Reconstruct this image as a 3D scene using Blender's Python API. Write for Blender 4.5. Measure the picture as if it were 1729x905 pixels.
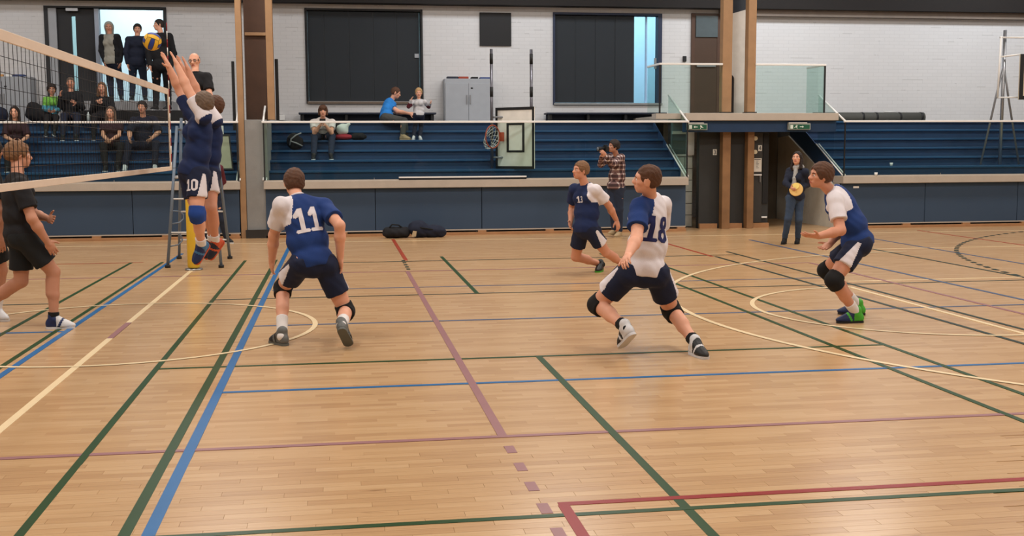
import bpy, bmesh, math, random
import numpy as np
from mathutils import Vector, Matrix
from mathutils.bvhtree import BVHTree

random.seed(7)
for o in list(bpy.data.objects):
    bpy.data.objects.remove(o)
SC = bpy.context.scene
COL = SC.collection

# ------------------------------------------------------------------ camera
CAM_H, FPX = 1.677, 1896.4
PITCH, YAW, ROLL = 0.10604, 0.15339, -0.00481
fw = Vector((math.sin(YAW) * math.cos(PITCH), math.cos(YAW) * math.cos(PITCH), -math.sin(PITCH)))
rt = Vector((math.cos(YAW), -math.sin(YAW), 0))
up = rt.cross(fw)
r2 = rt * math.cos(ROLL) + up * math.sin(ROLL)
u2 = -rt * math.sin(ROLL) + up * math.cos(ROLL)
cd = bpy.data.cameras.new('camera')
cam = bpy.data.objects.new('camera', cd)
COL.objects.link(cam)
cd.sensor_width = 36
cd.lens = FPX / 1729 * 36
cd.clip_end = 200
cam.matrix_world = Matrix(((r2.x, u2.x, -fw.x, 0), (r2.y, u2.y, -fw.y, 0), (r2.z, u2.z, -fw.z, CAM_H), (0, 0, 0, 1)))
SC.camera = cam

# ------------------------------------------------------------------ world, lights, exposure
w = bpy.data.worlds.new('world')
SC.world = w
w.use_nodes = True
w.node_tree.nodes['Background'].inputs[0].default_value = (0.75, 0.85, 1.0, 1)
w.node_tree.nodes['Background'].inputs[1].default_value = 0.35
SC.view_settings.view_transform = 'Standard'
SC.view_settings.look = 'None'
SC.view_settings.gamma = 1.0
SC.view_settings.use_curve_mapping = False
SC.view_settings.exposure = 0.0


def area(name, loc, size, power, color=(1, 1, 1), aim=None):
    d = bpy.data.lights.new(name, 'AREA')
    d.shape = 'RECTANGLE'
    d.size, d.size_y = size
    d.energy = power
    d.color = color
    o = bpy.data.objects.new(name, d)
    o.location = loc
    if aim:
        o.rotation_euler = (Vector(aim) - Vector(loc)).to_track_quat('-Z', 'Y').to_euler()
    COL.objects.link(o)


# rows of fluorescent fittings under the hall ceiling
for x in (-8, -2, 4, 10, 16):
    for y in (2.5, 8.5, 14.5, 20):
        area('ceiling_fitting', (x, y, 6.8), (1.6, 0.9), 160, (1.0, 0.96, 0.915))
# unseen lights added to brighten the back wall, and area lights for corridor daylight
for x, pw in ((-8, 42), (-2, 30), (4, 90), (10, 128), (16, 128)):
    area('gallery_fill', (x, 23.6, 6.6), (4.0, 0.5), pw, (0.89, 0.945, 1.0), (x, 26.4, 3.4))
area('corridor_light', (-4.6, 27.6, 5.6), (2.4, 1.2), 95, (0.68, 0.9, 1.0), (-4.6, 29.3, 3.8))
area('corridor_light', (7.6, 27.4, 5.6), (1.8, 1.2), 90, (0.4, 0.75, 1.0), (8.0, 29.3, 3.8))


# ------------------------------------------------------------------ materials
def S(r, g, b):
    f = lambda c: (c / 255 / 12.92) if c <= 10 else ((c / 255 + 0.055) / 1.055) ** 2.4
    return (f(r), f(g), f(b), 1)


MATS = {}


def mat(name, rgb, rough=0.6, metal=0.0, var=0.08, scale=6.0, bump=0.0, bscale=60.0, spec=0.4, coat=0.0):
    if name in MATS:
        return MATS[name]
    m = bpy.data.materials.new(name)
    m.use_nodes = True
    nt = m.node_tree
    b = nt.nodes['Principled BSDF']
    b.inputs['Roughness'].default_value = rough
    b.inputs['Metallic'].default_value = metal
    b.inputs['Specular IOR Level'].default_value = spec
    b.inputs['Coat Weight'].default_value = coat
    c = S(*rgb)
    tc = nt.nodes.new('ShaderNodeTexCoord')
    n = nt.nodes.new('ShaderNodeTexNoise')
    n.inputs['Scale'].default_value = scale
    n.inputs['Detail'].default_value = 4
    nt.links.new(tc.outputs['Object'], n.inputs['Vector'])
    mx = nt.nodes.new('ShaderNodeMix')
    mx.data_type = 'RGBA'
    mx.inputs[6].default_value = tuple(min(1, v * (1 - var * 2)) for v in c[:3]) + (1,)
    mx.inputs[7].default_value = tuple(min(1, v * (1 + var * 2)) for v in c[:3]) + (1,)
    nt.links.new(n.outputs[0], mx.inputs[0])
    nt.links.new(mx.outputs[2], b.inputs['Base Color'])
    if bump > 0:
        n2 = nt.nodes.new('ShaderNodeTexNoise')
        n2.inputs['Scale'].default_value = bscale
        nt.links.new(tc.outputs['Object'], n2.inputs['Vector'])
        bp = nt.nodes.new('ShaderNodeBump')
        bp.inputs['Strength'].default_value = bump
        bp.inputs['Distance'].default_value = 0.01
        nt.links.new(n2.outputs[0], bp.inputs['Height'])
        nt.links.new(bp.outputs[0], b.inputs['Normal'])
    MATS[name] = m
    return m


def math_node(nt, op, a, b=None, c=None):
    n = nt.nodes.new('ShaderNodeMath')
    n.operation = op
    for i, v in enumerate((a, b, c)):
        if v is None:
            continue
        if isinstance(v, (int, float)):
            n.inputs[i].default_value = v
        else:
            nt.links.new(v, n.inputs[i])
    return n.outputs[0]


STRIP, STAVE = 0.07, 0.49


def floor_material():
    """Beech parquet: staves of 7 x 49 cm in rows along x, shifted row by row."""
    m = bpy.data.materials.new('parquet')
    m.use_nodes = True
    nt = m.node_tree
    b = nt.nodes['Principled BSDF']
    geo = nt.nodes.new('ShaderNodeNewGeometry')
    sp = nt.nodes.new('ShaderNodeSeparateXYZ')
    nt.links.new(geo.outputs['Position'], sp.inputs[0])
    row = math_node(nt, 'FLOOR', math_node(nt, 'DIVIDE', sp.outputs[1], STRIP))
    sh = math_node(nt, 'FRACT', math_node(nt, 'MULTIPLY', row, 0.618034))
    xx = math_node(nt, 'ADD', math_node(nt, 'DIVIDE', sp.outputs[0], STAVE), sh)
    colm = math_node(nt, 'FLOOR', xx)
    cb = nt.nodes.new('ShaderNodeCombineXYZ')
    nt.links.new(row, cb.inputs[0])
    nt.links.new(colm, cb.inputs[1])
    wn = nt.nodes.new('ShaderNodeTexWhiteNoise')
    wn.noise_dimensions = '2D'
    nt.links.new(cb.outputs[0], wn.inputs['Vector'])
    # grain: noise stretched along the stave, shifted per stave
    gv = nt.nodes.new('ShaderNodeCombineXYZ')
    nt.links.new(math_node(nt, 'MULTIPLY', sp.outputs[0], 3.0), gv.inputs[0])
    nt.links.new(math_node(nt, 'MULTIPLY', sp.outputs[1], 70.0), gv.inputs[1])
    nt.links.new(math_node(nt, 'MULTIPLY', wn.outputs[0], 40.0), gv.inputs[2])
    gn = nt.nodes.new('ShaderNodeTexNoise')
    gn.inputs['Scale'].default_value = 1.0
    gn.inputs['Detail'].default_value = 5
    nt.links.new(gv.outputs[0], gn.inputs['Vector'])
    bn = nt.nodes.new('ShaderNodeTexNoise')
    bn.inputs['Scale'].default_value = 0.35
    nt.links.new(geo.outputs['Position'], bn.inputs['Vector'])
    f = math_node(nt, 'ADD', math_node(nt, 'MULTIPLY', wn.outputs[0], 0.30),
                  math_node(nt, 'ADD', math_node(nt, 'MULTIPLY', gn.outputs[0], 0.5), math_node(nt, 'MULTIPLY', bn.outputs[0], 0.2)))
    cr = nt.nodes.new('ShaderNodeValToRGB')
    e = cr.color_ramp.elements
    e[0].position, e[0].color = 0.12, S(164, 126, 90)
    e[1].position, e[1].color = 0.9, S(206, 174, 134)
    k = cr.color_ramp.elements.new(0.5)
    k.color = S(190, 154, 112)
    nt.links.new(f, cr.inputs[0])
    # dark scuffs and knots
    dv = nt.nodes.new('ShaderNodeCombineXYZ')
    nt.links.new(math_node(nt, 'MULTIPLY', sp.outputs[0], 4.0), dv.inputs[0])
    nt.links.new(math_node(nt, 'MULTIPLY', sp.outputs[1], 24.0), dv.inputs[1])
    dn = nt.nodes.new('ShaderNodeTexNoise')
    dn.inputs['Scale'].default_value = 1.0
    dn.inputs['Detail'].default_value = 2
    nt.links.new(dv.outputs[0], dn.inputs['Vector'])
    ds = nt.nodes.new('ShaderNodeMapRange')
    ds.inputs[1].default_value, ds.inputs[2].default_value = 0.70, 0.80
    nt.links.new(dn.outputs[0], ds.inputs[0])
    # fine joints between staves
    fy = math_node(nt, 'FRACT', math_node(nt, 'DIVIDE', sp.outputs[1], STRIP))
    ey = math_node(nt, 'MINIMUM', fy, math_node(nt, 'SUBTRACT', 1.0, fy))
    fx = math_node(nt, 'FRACT', xx)
    ex = math_node(nt, 'MULTIPLY', math_node(nt, 'MINIMUM', fx, math_node(nt, 'SUBTRACT', 1.0, fx)), STAVE / STRIP)
    jn = math_node(nt, 'LESS_THAN', math_node(nt, 'MINIMUM', ex, ey), 0.012)
    mx = nt.nodes.new('ShaderNodeMix')
    mx.data_type = 'RGBA'
    mx.inputs[7].default_value = S(112, 74, 42)
    nt.links.new(math_node(nt, 'MAXIMUM', math_node(nt, 'MULTIPLY', ds.outputs[0], 0.6), math_node(nt, 'MULTIPLY', jn, 0.15)), mx.inputs[0])
    nt.links.new(cr.outputs[0], mx.inputs[6])
    nt.links.new(mx.outputs[2], b.inputs['Base Color'])
    b.inputs['Roughness'].default_value = 0.25
    b.inputs['Specular IOR Level'].default_value = 0.36
    bp = nt.nodes.new('ShaderNodeBump')
    bp.inputs['Strength'].default_value = 0.12
    bp.inputs['Distance'].default_value = 0.002
    nt.links.new(wn.outputs[0], bp.inputs['Height'])
    nt.links.new(bp.outputs[0], b.inputs['Normal'])
    return m


def brick_material(name, rgb, mortar, bw, bh, rough=0.85, strength=0.5):
    m = bpy.data.materials.new(name)
    m.use_nodes = True
    nt = m.node_tree
    b = nt.nodes['Principled BSDF']
    geo = nt.nodes.new('ShaderNodeNewGeometry')
    sp = nt.nodes.new('ShaderNodeSeparateXYZ')
    nt.links.new(geo.outputs['Position'], sp.inputs[0])
    cb = nt.nodes.new('ShaderNodeCombineXYZ')
    nt.links.new(math_node(nt, 'ADD', sp.outputs[0], math_node(nt, 'MULTIPLY', sp.outputs[1], 1.0)), cb.inputs[0])
    nt.links.new(sp.outputs[2], cb.inputs[1])
    br = nt.nodes.new('ShaderNodeTexBrick')
    br.inputs['Scale'].default_value = 1.0
    br.inputs['Brick Width'].default_value = bw
    br.inputs['Row Height'].default_value = bh
    br.inputs['Mortar Size'].default_value = 0.006
    br.inputs['Mortar Smooth'].default_value = 0.3
    c = S(*rgb)
    br.inputs['Color1'].default_value = c
    br.inputs['Color2'].default_value = tuple(v * 0.97 for v in c[:3]) + (1,)
    br.inputs['Mortar'].default_value = S(*mortar)
    nt.links.new(cb.outputs[0], br.inputs['Vector'])
    # open joints here and there: thin dark dashes along the courses
    lv = nt.nodes.new('ShaderNodeCombineXYZ')
    nt.links.new(math_node(nt, 'MULTIPLY', sp.outputs[0], 1.1), lv.inputs[0])
    nt.links.new(math_node(nt, 'MULTIPLY', math_node(nt, 'FLOOR', math_node(nt, 'DIVIDE', sp.outputs[2], bh)), 7.3), lv.inputs[1])
    ln = nt.nodes.new('ShaderNodeTexNoise')
    ln.inputs['Scale'].default_value = 1.0
    ln.inputs['Detail'].default_value = 5
    nt.links.new(lv.outputs[0], ln.inputs['Vector'])
    ed = math_node(nt, 'LESS_THAN', math_node(nt, 'FRACT', math_node(nt, 'DIVIDE', sp.outputs[2], bh)), 0.16)
    ck = math_node(nt, 'MULTIPLY', ed, math_node(nt, 'GREATER_THAN', ln.outputs[0], 0.63))
    mx = nt.nodes.new('ShaderNodeMix')
    mx.data_type = 'RGBA'
    nt.links.new(math_node(nt, 'MULTIPLY', ck, 0.35), mx.inputs[0])
    nt.links.new(br.outputs[0], mx.inputs[6])
    mx.inputs[7].default_value = S(120, 118, 116)
    nt.links.new(mx.outputs[2], b.inputs['Base Color'])
    bp = nt.nodes.new('ShaderNodeBump')
    bp.inputs['Strength'].default_value = strength
    bp.inputs['Distance'].default_value = 0.01
    bp.invert = True
    nt.links.new(br.outputs[1], bp.inputs['Height'])
    nt.links.new(bp.outputs[0], b.inputs['Normal'])
    b.inputs['Roughness'].default_value = rough
    return m


def glass_material():
    m = bpy.data.materials.new('guard_glass')
    m.use_nodes = True
    nt = m.node_tree
    out = nt.nodes['Material Output']
    nt.nodes.remove(nt.nodes['Principled BSDF'])
    tr = nt.nodes.new('ShaderNodeBsdfTransparent')
    tr.inputs[0].default_value = (0.86, 0.93, 0.91, 1)
    gl = nt.nodes.new('ShaderNodeBsdfGlossy')
    gl.inputs['Roughness'].default_value = 0.03
    fr = nt.nodes.new('ShaderNodeFresnel')
    fr.inputs[0].default_value = 1.3
    mx = nt.nodes.new('ShaderNodeMixShader')
    gg = nt.nodes.new('ShaderNodeNewGeometry')
    nt.links.new(math_node(nt, 'MULTIPLY', fr.outputs[0], math_node(nt, 'SUBTRACT', 1.0, gg.outputs['Backfacing'])), mx.inputs[0])
    nt.links.new(tr.outputs[0], mx.inputs[1])
    nt.links.new(gl.outputs[0], mx.inputs[2])
    nt.links.new(mx.outputs[0], out.inputs[0])
    return m


def plaid_material():
    m = bpy.data.materials.new('plaid_cloth')
    m.use_nodes = True
    nt = m.node_tree
    b = nt.nodes['Principled BSDF']
    b.inputs['Roughness'].default_value = 0.9
    tc = nt.nodes.new('ShaderNodeTexCoord')
    sp = nt.nodes.new('ShaderNodeSeparateXYZ')
    nt.links.new(tc.outputs['Object'], sp.inputs[0])
    a = math_node(nt, 'SINE', math_node(nt, 'MULTIPLY', sp.outputs[2], 75.0))
    c = math_node(nt, 'SINE', math_node(nt, 'MULTIPLY', math_node(nt, 'ADD', sp.outputs[0], sp.outputs[1]), 75.0))
    s = math_node(nt, 'ADD', math_node(nt, 'GREATER_THAN', a, 0.5), math_node(nt, 'GREATER_THAN', c, 0.5))
    cr = nt.nodes.new('ShaderNodeValToRGB')
    cr.color_ramp.interpolation = 'CONSTANT'
    e = cr.color_ramp.elements
    e[0].position, e[0].color = 0.0, S(62, 42, 44)
    e[1].position, e[1].color = 0.9, S(205, 195, 190)
    k = e.new(0.4)
    k.color = S(128, 100, 98)
    nt.links.new(math_node(nt, 'MULTIPLY', s, 0.5), cr.inputs[0])
    nt.links.new(cr.outputs[0], b.inputs['Base Color'])
    return m


# ------------------------------------------------------------------ mesh helpers
class MB:
    """Collects boxes, tubes, prisms and turned shapes and links them as ONE mesh object."""
    def __init__(s):
        s.v, s.f, s.mi, s.sm = [], [], [], []

    def add(s, vs, fs, mi=0, smooth=False):
        n = len(s.v)
        s.v += [tuple(map(float, v)) for v in vs]
        for f in fs:
            s.f.append(tuple(i + n for i in f))
            s.mi.append(mi)
            s.sm.append(smooth)
        return s

    def box(s, x0, x1, y0, y1, z0, z1, mi=0):
        v = [(x, y, z) for z in (z0, z1) for y in (y0, y1) for x in (x0, x1)]
        return s.add(v, [(0, 2, 3, 1), (4, 5, 7, 6), (0, 1, 5, 4), (2, 6, 7, 3), (0, 4, 6, 2), (1, 3, 7, 5)], mi)

    def prism(s, poly, d, mi=0):
        """poly: 3-D outline; extruded by vector d."""
        n = len(poly)
        p = [Vector(q) for q in poly]
        d = Vector(d)
        fs = [tuple(range(n))[::-1], tuple(range(n, 2 * n))]
        fs += [(i, (i + 1) % n, n + (i + 1) % n, n + i) for i in range(n)]
        return s.add(p + [q + d for q in p], fs, mi)

    def tube(s, pts, r, n=10, mi=0, closed=False):
        pts = [Vector(p) for p in pts]
        N = len(pts)
        rr = r if isinstance(r, (list, tuple)) else [r] * N
        vs, fs = [], []
        prev = None
        for i, p in enumerate(pts):
            if closed:
                t = pts[(i + 1) % N] - pts[i - 1]
            else:
                t = pts[min(i + 1, N - 1)] - pts[max(i - 1, 0)]
            t.normalize()
            if prev is None:
                a = Vector((0, 0, 1)) if abs(t.z) < 0.9 else Vector((1, 0, 0))
                u = t.cross(a).normalized()
            else:
                u = (prev - t * prev.dot(t)).normalized()
            prev = u
            q = t.cross(u)
            vs += [p + (u * math.cos(2 * math.pi * k / n) + q * math.sin(2 * math.pi * k / n)) * rr[i] for k in range(n)]
        for i in range(N if closed else N - 1):
            j = (i + 1) % N
            fs += [(i * n + k, i * n + (k + 1) % n, j * n + (k + 1) % n, j * n + k) for k in range(n)]
        if not closed:
            fs += [tuple(range(n))[::-1], tuple((N - 1) * n + k for k in range(n))]
        return s.add(vs, fs, mi, True)

    def ball(s, c, r, n=12, mi=0, fn=None):
        vs, fs = [], []
        r = r if isinstance(r, (tuple, list)) else (r, r, r)
        for i in range(n + 1):
            for k in range(2 * n):
                a, b = math.pi * i / n, math.pi * k / n
                vs.append((c[0] + r[0] * math.sin(a) * math.cos(b), c[1] + r[1] * math.sin(a) * math.sin(b), c[2] + r[2] * math.cos(a)))
        for i in range(n):
            for k in range(2 * n):
                fs.append((i * 2 * n + k, (i + 1) * 2 * n + k, (i + 1) * 2 * n + (k + 1) % (2 * n), i * 2 * n + (k + 1) % (2 * n)))
        return s.add(vs, fs, mi, True)

    def build(s, name, mats, parent=None, bevel=0.0, loc=None):
        me = bpy.data.meshes.new(name)
        o = bpy.data.objects.new(name, me)
        off = Vector((0, 0, 0))
        if parent is not None:
            off = WORLD.get(parent.name, Vector((0, 0, 0)))
        elif loc is not None:
            off = Vector(loc)
            o.location = off
        me.from_pydata([tuple(Vector(v) - off) for v in s.v], [], s.f)
        for m in (mats if isinstance(mats, (list, tuple)) else [mats]):
            me.materials.append(m)
        me.polygons.foreach_set('material_index', s.mi)
        me.polygons.foreach_set('use_smooth', s.sm)
        bm = bmesh.new()
        bm.from_mesh(me)
        bmesh.ops.recalc_face_normals(bm, faces=bm.faces)
        bm.to_mesh(me)
        bm.free()
        COL.objects.link(o)
        if parent is not None:
            o.parent = parent
        WORLD[o.name] = off
        if bevel:
            b = o.modifiers.new('bevel', 'BEVEL')
            b.width = bevel
            b.segments = 2
            b.limit_method = 'ANGLE'
        return o


WORLD = {}          # world position of each object's origin; children keep parent-local vertices


def tag(o, label=None, cat=None, group=None, kind=None):
    for k, v in (('label', label), ('category', cat), ('group', group), ('kind', kind)):
        if v:
            o[k] = v
    return o


def thing(name, label, cat, loc, group=None):
    o = bpy.data.objects.new(name, None)
    o.empty_display_size = 0.2
    o.location = loc
    COL.objects.link(o)
    WORLD[o.name] = Vector(loc)
    return tag(o, label, cat, group)


def box(*a):
    return MB().box(*a)


def struct(o):
    o['kind'] = 'structure'
    return o


# palette
M_FLOOR = floor_material()
M_WALL = brick_material('white_painted_brick', (206, 205, 205), (196, 195, 195), 0.26, 0.085, 0.85, 0.12)
M_PLASTER = mat('pale_plaster', (208, 205, 200), 0.9)
M_BLOCK = mat('painted_block', (206, 210, 202), 0.85, bump=0.3)
M_CONC = mat('grey_concrete', (138, 138, 136), 0.9, var=0.06, bump=0.25)
M_LEDGE = mat('ledge_concrete', (178, 168, 156), 0.85, var=0.05, bump=0.2)
M_BLUE = mat('blue_seat_paint', (30, 76, 118), 0.5, var=0.08, scale=2.5)
M_BLUED = mat('dark_blue_paint', (34, 64, 102), 0.6)
M_FRONT = mat('slate_blue_panel', (52, 71, 94), 0.7, var=0.04, scale=1.5)
M_WOOD = mat('post_pine', (158, 124, 90), 0.6, var=0.12, scale=5, bump=0.1)
M_WOODD = mat('dark_wood', (74, 50, 36), 0.6, var=0.15, scale=4)
M_SKIRT = mat('skirting_wood', (166, 122, 84), 0.5, var=0.12)
M_BLACK = mat('black_paint', (20, 20, 22), 0.6)
M_DARK = mat('charcoal_panel', (42, 43, 46), 0.7, var=0.06)
M_SHUT = mat('shutter_grey', (36, 41, 46), 0.75, var=0.05, scale=2)
M_SEAM = mat('shutter_seam', (52, 57, 62), 0.7)
M_BEAM = mat('beam_brown', (24, 19, 17), 0.8)
M_WHITE = mat('white_enamel', (228, 228, 226), 0.4, var=0.02)
M_STEEL = mat('brushed_steel', (150, 152, 156), 0.35, 0.8, var=0.04)
M_GREYM = mat('grey_metal', (158, 162, 168), 0.5, 0.0, var=0.04)
M_LADDER = mat('blue_grey_tube', (112, 126, 142), 0.45, 0.3, var=0.04)
M_GLASS = glass_material()
M_CREAM = mat('cream_line', (226, 204, 164), 0.35, var=0.03, spec=0.2)
M_GREEN = mat('green_line', (28, 64, 28), 0.35, var=0.05, spec=0.2)
M_LBLUE = mat('blue_line', (34, 100, 156), 0.35, var=0.05, spec=0.2)
M_PURPLE = mat('mauve_line', (148, 106, 108), 0.35, var=0.05, spec=0.2)
M_RED = mat('red_line', (138, 26, 28), 0.35, var=0.05, spec=0.2)
M_RUST = mat('rust_red_line', (156, 64, 44), 0.35, var=0.05, spec=0.2)
M_DGREEN = mat('dark_line', (34, 52, 46), 0.35, var=0.05, spec=0.2)
M_DBLUE = mat('slate_line', (74, 92, 122), 0.35, var=0.05, spec=0.2)
M_YELLOW = mat('yellow_padding', (222, 184, 54), 0.5, var=0.04)
M_NET = mat('black_cord', (30, 28, 30), 0.8)
M_TAPE = mat('net_tape', (226, 208, 190), 0.7, var=0.04)
M_NAVY = mat('navy_bench', (34, 40, 56), 0.6)

# ------------------------------------------------------------------ floor
bx0, by0 = -1.5, 4.34            # block of staves built one by one (the nearest ones in view)
NROW = 33
BY0 = math.floor(by0 / STRIP) * STRIP
BY1 = BY0 + NROW * STRIP
fl = struct(MB().add([(-16, -8, 0), (24, -8, 0), (24, 26.3, 0), (-16, 26.3, 0), (-16, -8, -.3), (24, -8, -.3), (24, 26.3, -.3), (-16, 26.3, -.3)],
                     [(0, 1, 2, 3), (7, 6, 5, 4), (0, 4, 5, 1), (1, 5, 6, 2), (2, 6, 7, 3), (3, 7, 4, 0)]).build('floor', M_FLOOR))
cache = None
count = 0
for r in range(NROW):
    row = round(BY0 / STRIP) + r
    y0 = row * STRIP
    sh = (row * 0.618034) % 1.0
    half = 0.5 * 1729 / FPX * (y0 + .1) * 1.03
    xl = y0 * math.tan(YAW) - half * 1.02
    xr = y0 * math.tan(YAW) + half * 1.02
    c0 = math.floor(xl / STAVE + sh)
    c1 = math.floor(xr / STAVE + sh)
    for c in range(c0, c1 + 1):
        if count >= 298:
            break
        x0 = (c - sh) * STAVE
        if cache is None:
            g, h, b = 0.0003, 0.0022, 0.0006
            W, D = STAVE, STRIP
            lo = [(g, g, 0), (W - g, g, 0), (W - g, D - g, 0), (g, D - g, 0)]
            hi = [(g + b, g + b, h), (W - g - b, g + b, h), (W - g - b, D - g - b, h), (g + b, D - g - b, h)]
            cache = bpy.data.meshes.new('stave')
            cache.from_pydata(lo + hi, [], [(4, 5, 6, 7), (0, 1, 5, 4), (1, 2, 6, 5), (2, 3, 7, 6), (3, 0, 4, 7)])
            cache.materials.append(M_FLOOR)
        o = bpy.data.objects.new('floor_stave', cache)
        o.location = (x0, y0, 0.0002)
        o.rotation_euler = (random.uniform(-.0012, .0012), random.uniform(-.0002, .0002), 0)
        o.parent = fl
        COL.objects.link(o)
        count += 1

# painted court lines (thin paint films, children of the floor)
layer = [0]


def line(kind, m, pts, width, dash=None, z0=0.0026):
    """kind: part name; pts: centre line on the floor."""
    layer[0] += 1
    z = z0 + 0.00004 * layer[0]
    mb = MB()
    P = [Vector((p[0], p[1], 0)) for p in pts]
    if len(P) == 2:
        t = (P[1] - P[0]).normalized()
        n = Vector((-t.y, t.x, 0)) * width / 2
        q = [P[0] - n, P[1] - n, P[1] + n, P[0] + n]
        v = [(a.x, a.y, zz) for zz in (0.0003, z) for a in q]
        mb.add(v, [(4, 5, 6, 7), (0, 1, 5, 4), (1, 2, 6, 5), (2, 3, 7, 6), (3, 0, 4, 7)])
    else:
        k = len(P)
        L = []
        for i in range(k):
            t = (P[min(i + 1, k - 1)] - P[max(i - 1, 0)]).normalized()
            n = Vector((-t.y, t.x, 0)) * width / 2
            L.append((P[i] - n, P[i] + n))
        for i in range(k - 1):
            if dash and (i % dash):
                continue
            a, b = L[i], L[i + 1]
            mb.add([(a[0].x, a[0].y, z), (b[0].x, b[0].y, z), (b[1].x, b[1].y, z), (a[1].x, a[1].y, z)], [(0, 1, 2, 3)])
    o = mb.build(kind, m, fl)
    return o


def arc(cx, cy, r, a0, a1, n):
    return [(cx + r * math.cos(math.radians(a0 + (a1 - a0) * i / n)), cy + r * math.sin(math.radians(a0 + (a1 - a0) * i / n))) for i in range(n + 1)]


for y, x0, x1, m, wd in ((7.885, -.83, 9, M_LBLUE, .05), (10.86, -.83, 9.6, M_DBLUE, .05), (10.86, -9, -2.53, M_LBLUE, .05), (8.84, -1.41, 4.57, M_GREEN, .045),
                         (12.88, -1.41, 9, M_DGREEN, .045), (12.88, -9, -3.08, M_DGREEN, .045), (13.6, -.8, 6.2, M_DBLUE, .04), (16.8, -.8, 6.2, M_DGREEN, .05),
                         (13.17, 6.3, 8.9, M_CREAM, .045), (17.3, 8.6, 11.4, M_CREAM, .04), (20.6, -10, 16, M_CREAM, .04), (15.42, -11, 6.77, M_PURPLE, .045),
                         (6.365, -11, 6.8, M_PURPLE, .05), (17.42, -9, -2.9, M_RUST, .03)):
    line('court_line', m, ((x0, y), (x1, y)), wd)
for x, y0, y1, m, wd in ((-2.045, 3.5, 16.3, M_CREAM, .055), (-2.045, 10.37, 11.31, M_PURPLE, .055), (-1.41, 3.5, 17.42, M_GREEN, .045), (-.955, 3.5, 17.42, M_GREEN, .055),
                         (-.85, 3.5, 20, M_LBLUE, .06), (-3.08, 3.5, 17.42, M_GREEN, .045), (-2.625, 3.5, 17.42, M_GREEN, .045), (-2.525, 3.5, 18.8, M_LBLUE, .055),
                         (.925, 6.34, 15.42, M_PURPLE, .055), (1.0, 16.95, 21.0, M_RUST, .06), (1.58, 3.5, 8.86, M_GREEN, .05), (1.58, 12.86, 17.45, M_GREEN, .05),
                         (5.7, 16.6, 21.2, M_RUST, .05), (5.75, 4, 16.6, M_DGREEN, .05), (6.2, 4, 17.35, M_DGREEN, .045), (4.57, 4, 17.42, M_GREEN, .045),
                         (4.12, 4, 17.42, M_GREEN, .045), (7.4, 4, 19.5, M_DBLUE, .055), (8.68, 4, 17.3, M_DGREEN, .05), (9.67, 4, 20, M_DBLUE, .05),
                         (11.5, 10, 21, M_RUST, .045), (6.77, 6.36, 15.4, M_PURPLE, .05)):
    line('court_line', m, ((x, y0), (x, y1)), wd)
for k in range(5):
    y = 6.07 - .35 * k
    line('court_line_dash', M_PURPLE, ((.925, y + .075), (.925, y - .075)), .055)
for k in range(5):
    y = 15.7 + .3 * k
    line('court_line_dash', M_DGREEN, ((.955, y + .06), (.955, y - .06)), .05)
line('court_line', M_GREEN, ((-4, 4.91), (9, 4.91)), .045)
line('court_line', M_RED, ((1.0, 5.07), (8, 5.07)), .05)
line('court_line', M_RED, ((1.022, 5.05), (1.022, 3.5)), .055)
line('court_circle', M_CREAM, arc(-2.06, 10.87, 1.82, 0, 360, 72), .05)
line('court_arc', M_CREAM, arc(9.54, 10.8, 6.02, 95, 265, 72), .055)
line('court_arc', M_CREAM, arc(6.06, 10.85, 1.78, 90, 270, 40), .05)
line('court_line', M_CREAM, ((6.06, 12.63), (6.06, 9.07)), .05)
line('court_arc', M_DGREEN, arc(17.94, 12.2, 9.28, 90, 182, 92), .07, dash=2)

# ------------------------------------------------------------------ room shell
YW = 26.3                       # face of the back wall
ZU = 2.26                       # upper walkway
ZH = 2.74                       # level of the doors and shutters


def wall_with_openings(name, x0, x1, y0, y1, z0, z1, holes, m):
    """Wall of boxes around rectangular openings (xa, xb, za, zb), holes sorted by x and not overlapping in x."""
    mb = MB()
    x = x0
    for (xa, xb, za, zb) in holes:
        mb.box(x, xa, y0, y1, z0, z1)
        if za > z0:
            mb.box(xa, xb, y0, y1, z0, za)
        if zb < z1:
            mb.box(xa, xb, y0, y1, zb, z1)
        x = xb
    mb.box(x, x1, y0, y1, z0, z1)
    return struct(mb.build(name, m))


wall_with_openings('wall_back', -16, 24, YW, YW + .25, 0, 7.2,
                   [(-6.19, -3.75, ZH, 4.79), (-.61, 1.96, 2.77, 4.81), (5.11, 7.68, ZH, 4.79)], M_WALL)
struct(box(-16.2, -16, -8, 26.6, 0, 7.2).build('wall_left', M_PLASTER))
struct(box(24, 24.2, -8, 26.6, 0, 7.2).build('wall_right', M_PLASTER))
struct(box(-16, 24, -8.2, -8, 0, 7.2).build('wall_front', M_PLASTER))
struct(box(-16.2, 24.2, -8.2, 30, 7.2, 7.4).build('ceiling', mat('ceiling_paint', (206, 198, 186), 0.9)))
# dark beam along the top of the back wall, and the grey-brown fascia under it on the right
struct(box(-16, 24, YW - .35, YW, 4.95, 7.2).build('trim_1', M_BEAM))
struct(box(9.1, 24, YW - .2, YW, 4.8, 4.95).build('trim_2', mat('fascia_grey', (120, 108, 98), 0.8)))
# corridor behind the doors
cor = MB().box(-9, 11, 29.4, 29.6, 2.5, 6).box(-9.2, -9, YW + .25, 29.6, 2.5, 6).box(11, 11.2, YW + .25, 29.6, 2.5, 6).box(2.5, 2.7, YW + .25, 29.4, 2.5, 6)
struct(cor.build('wall_corridor', mat('corridor_white', (226, 232, 234), 0.9, var=.02)))
struct(box(-9, 11, YW + .25, 29.6, ZH - .2, ZH).build('floor_corridor', mat('corridor_floor', (170, 178, 178), 0.5)))
struct(box(-9, 11, YW + .25, 29.6, 6, 6.1).build('ceiling_corridor', M_PLASTER))

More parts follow.
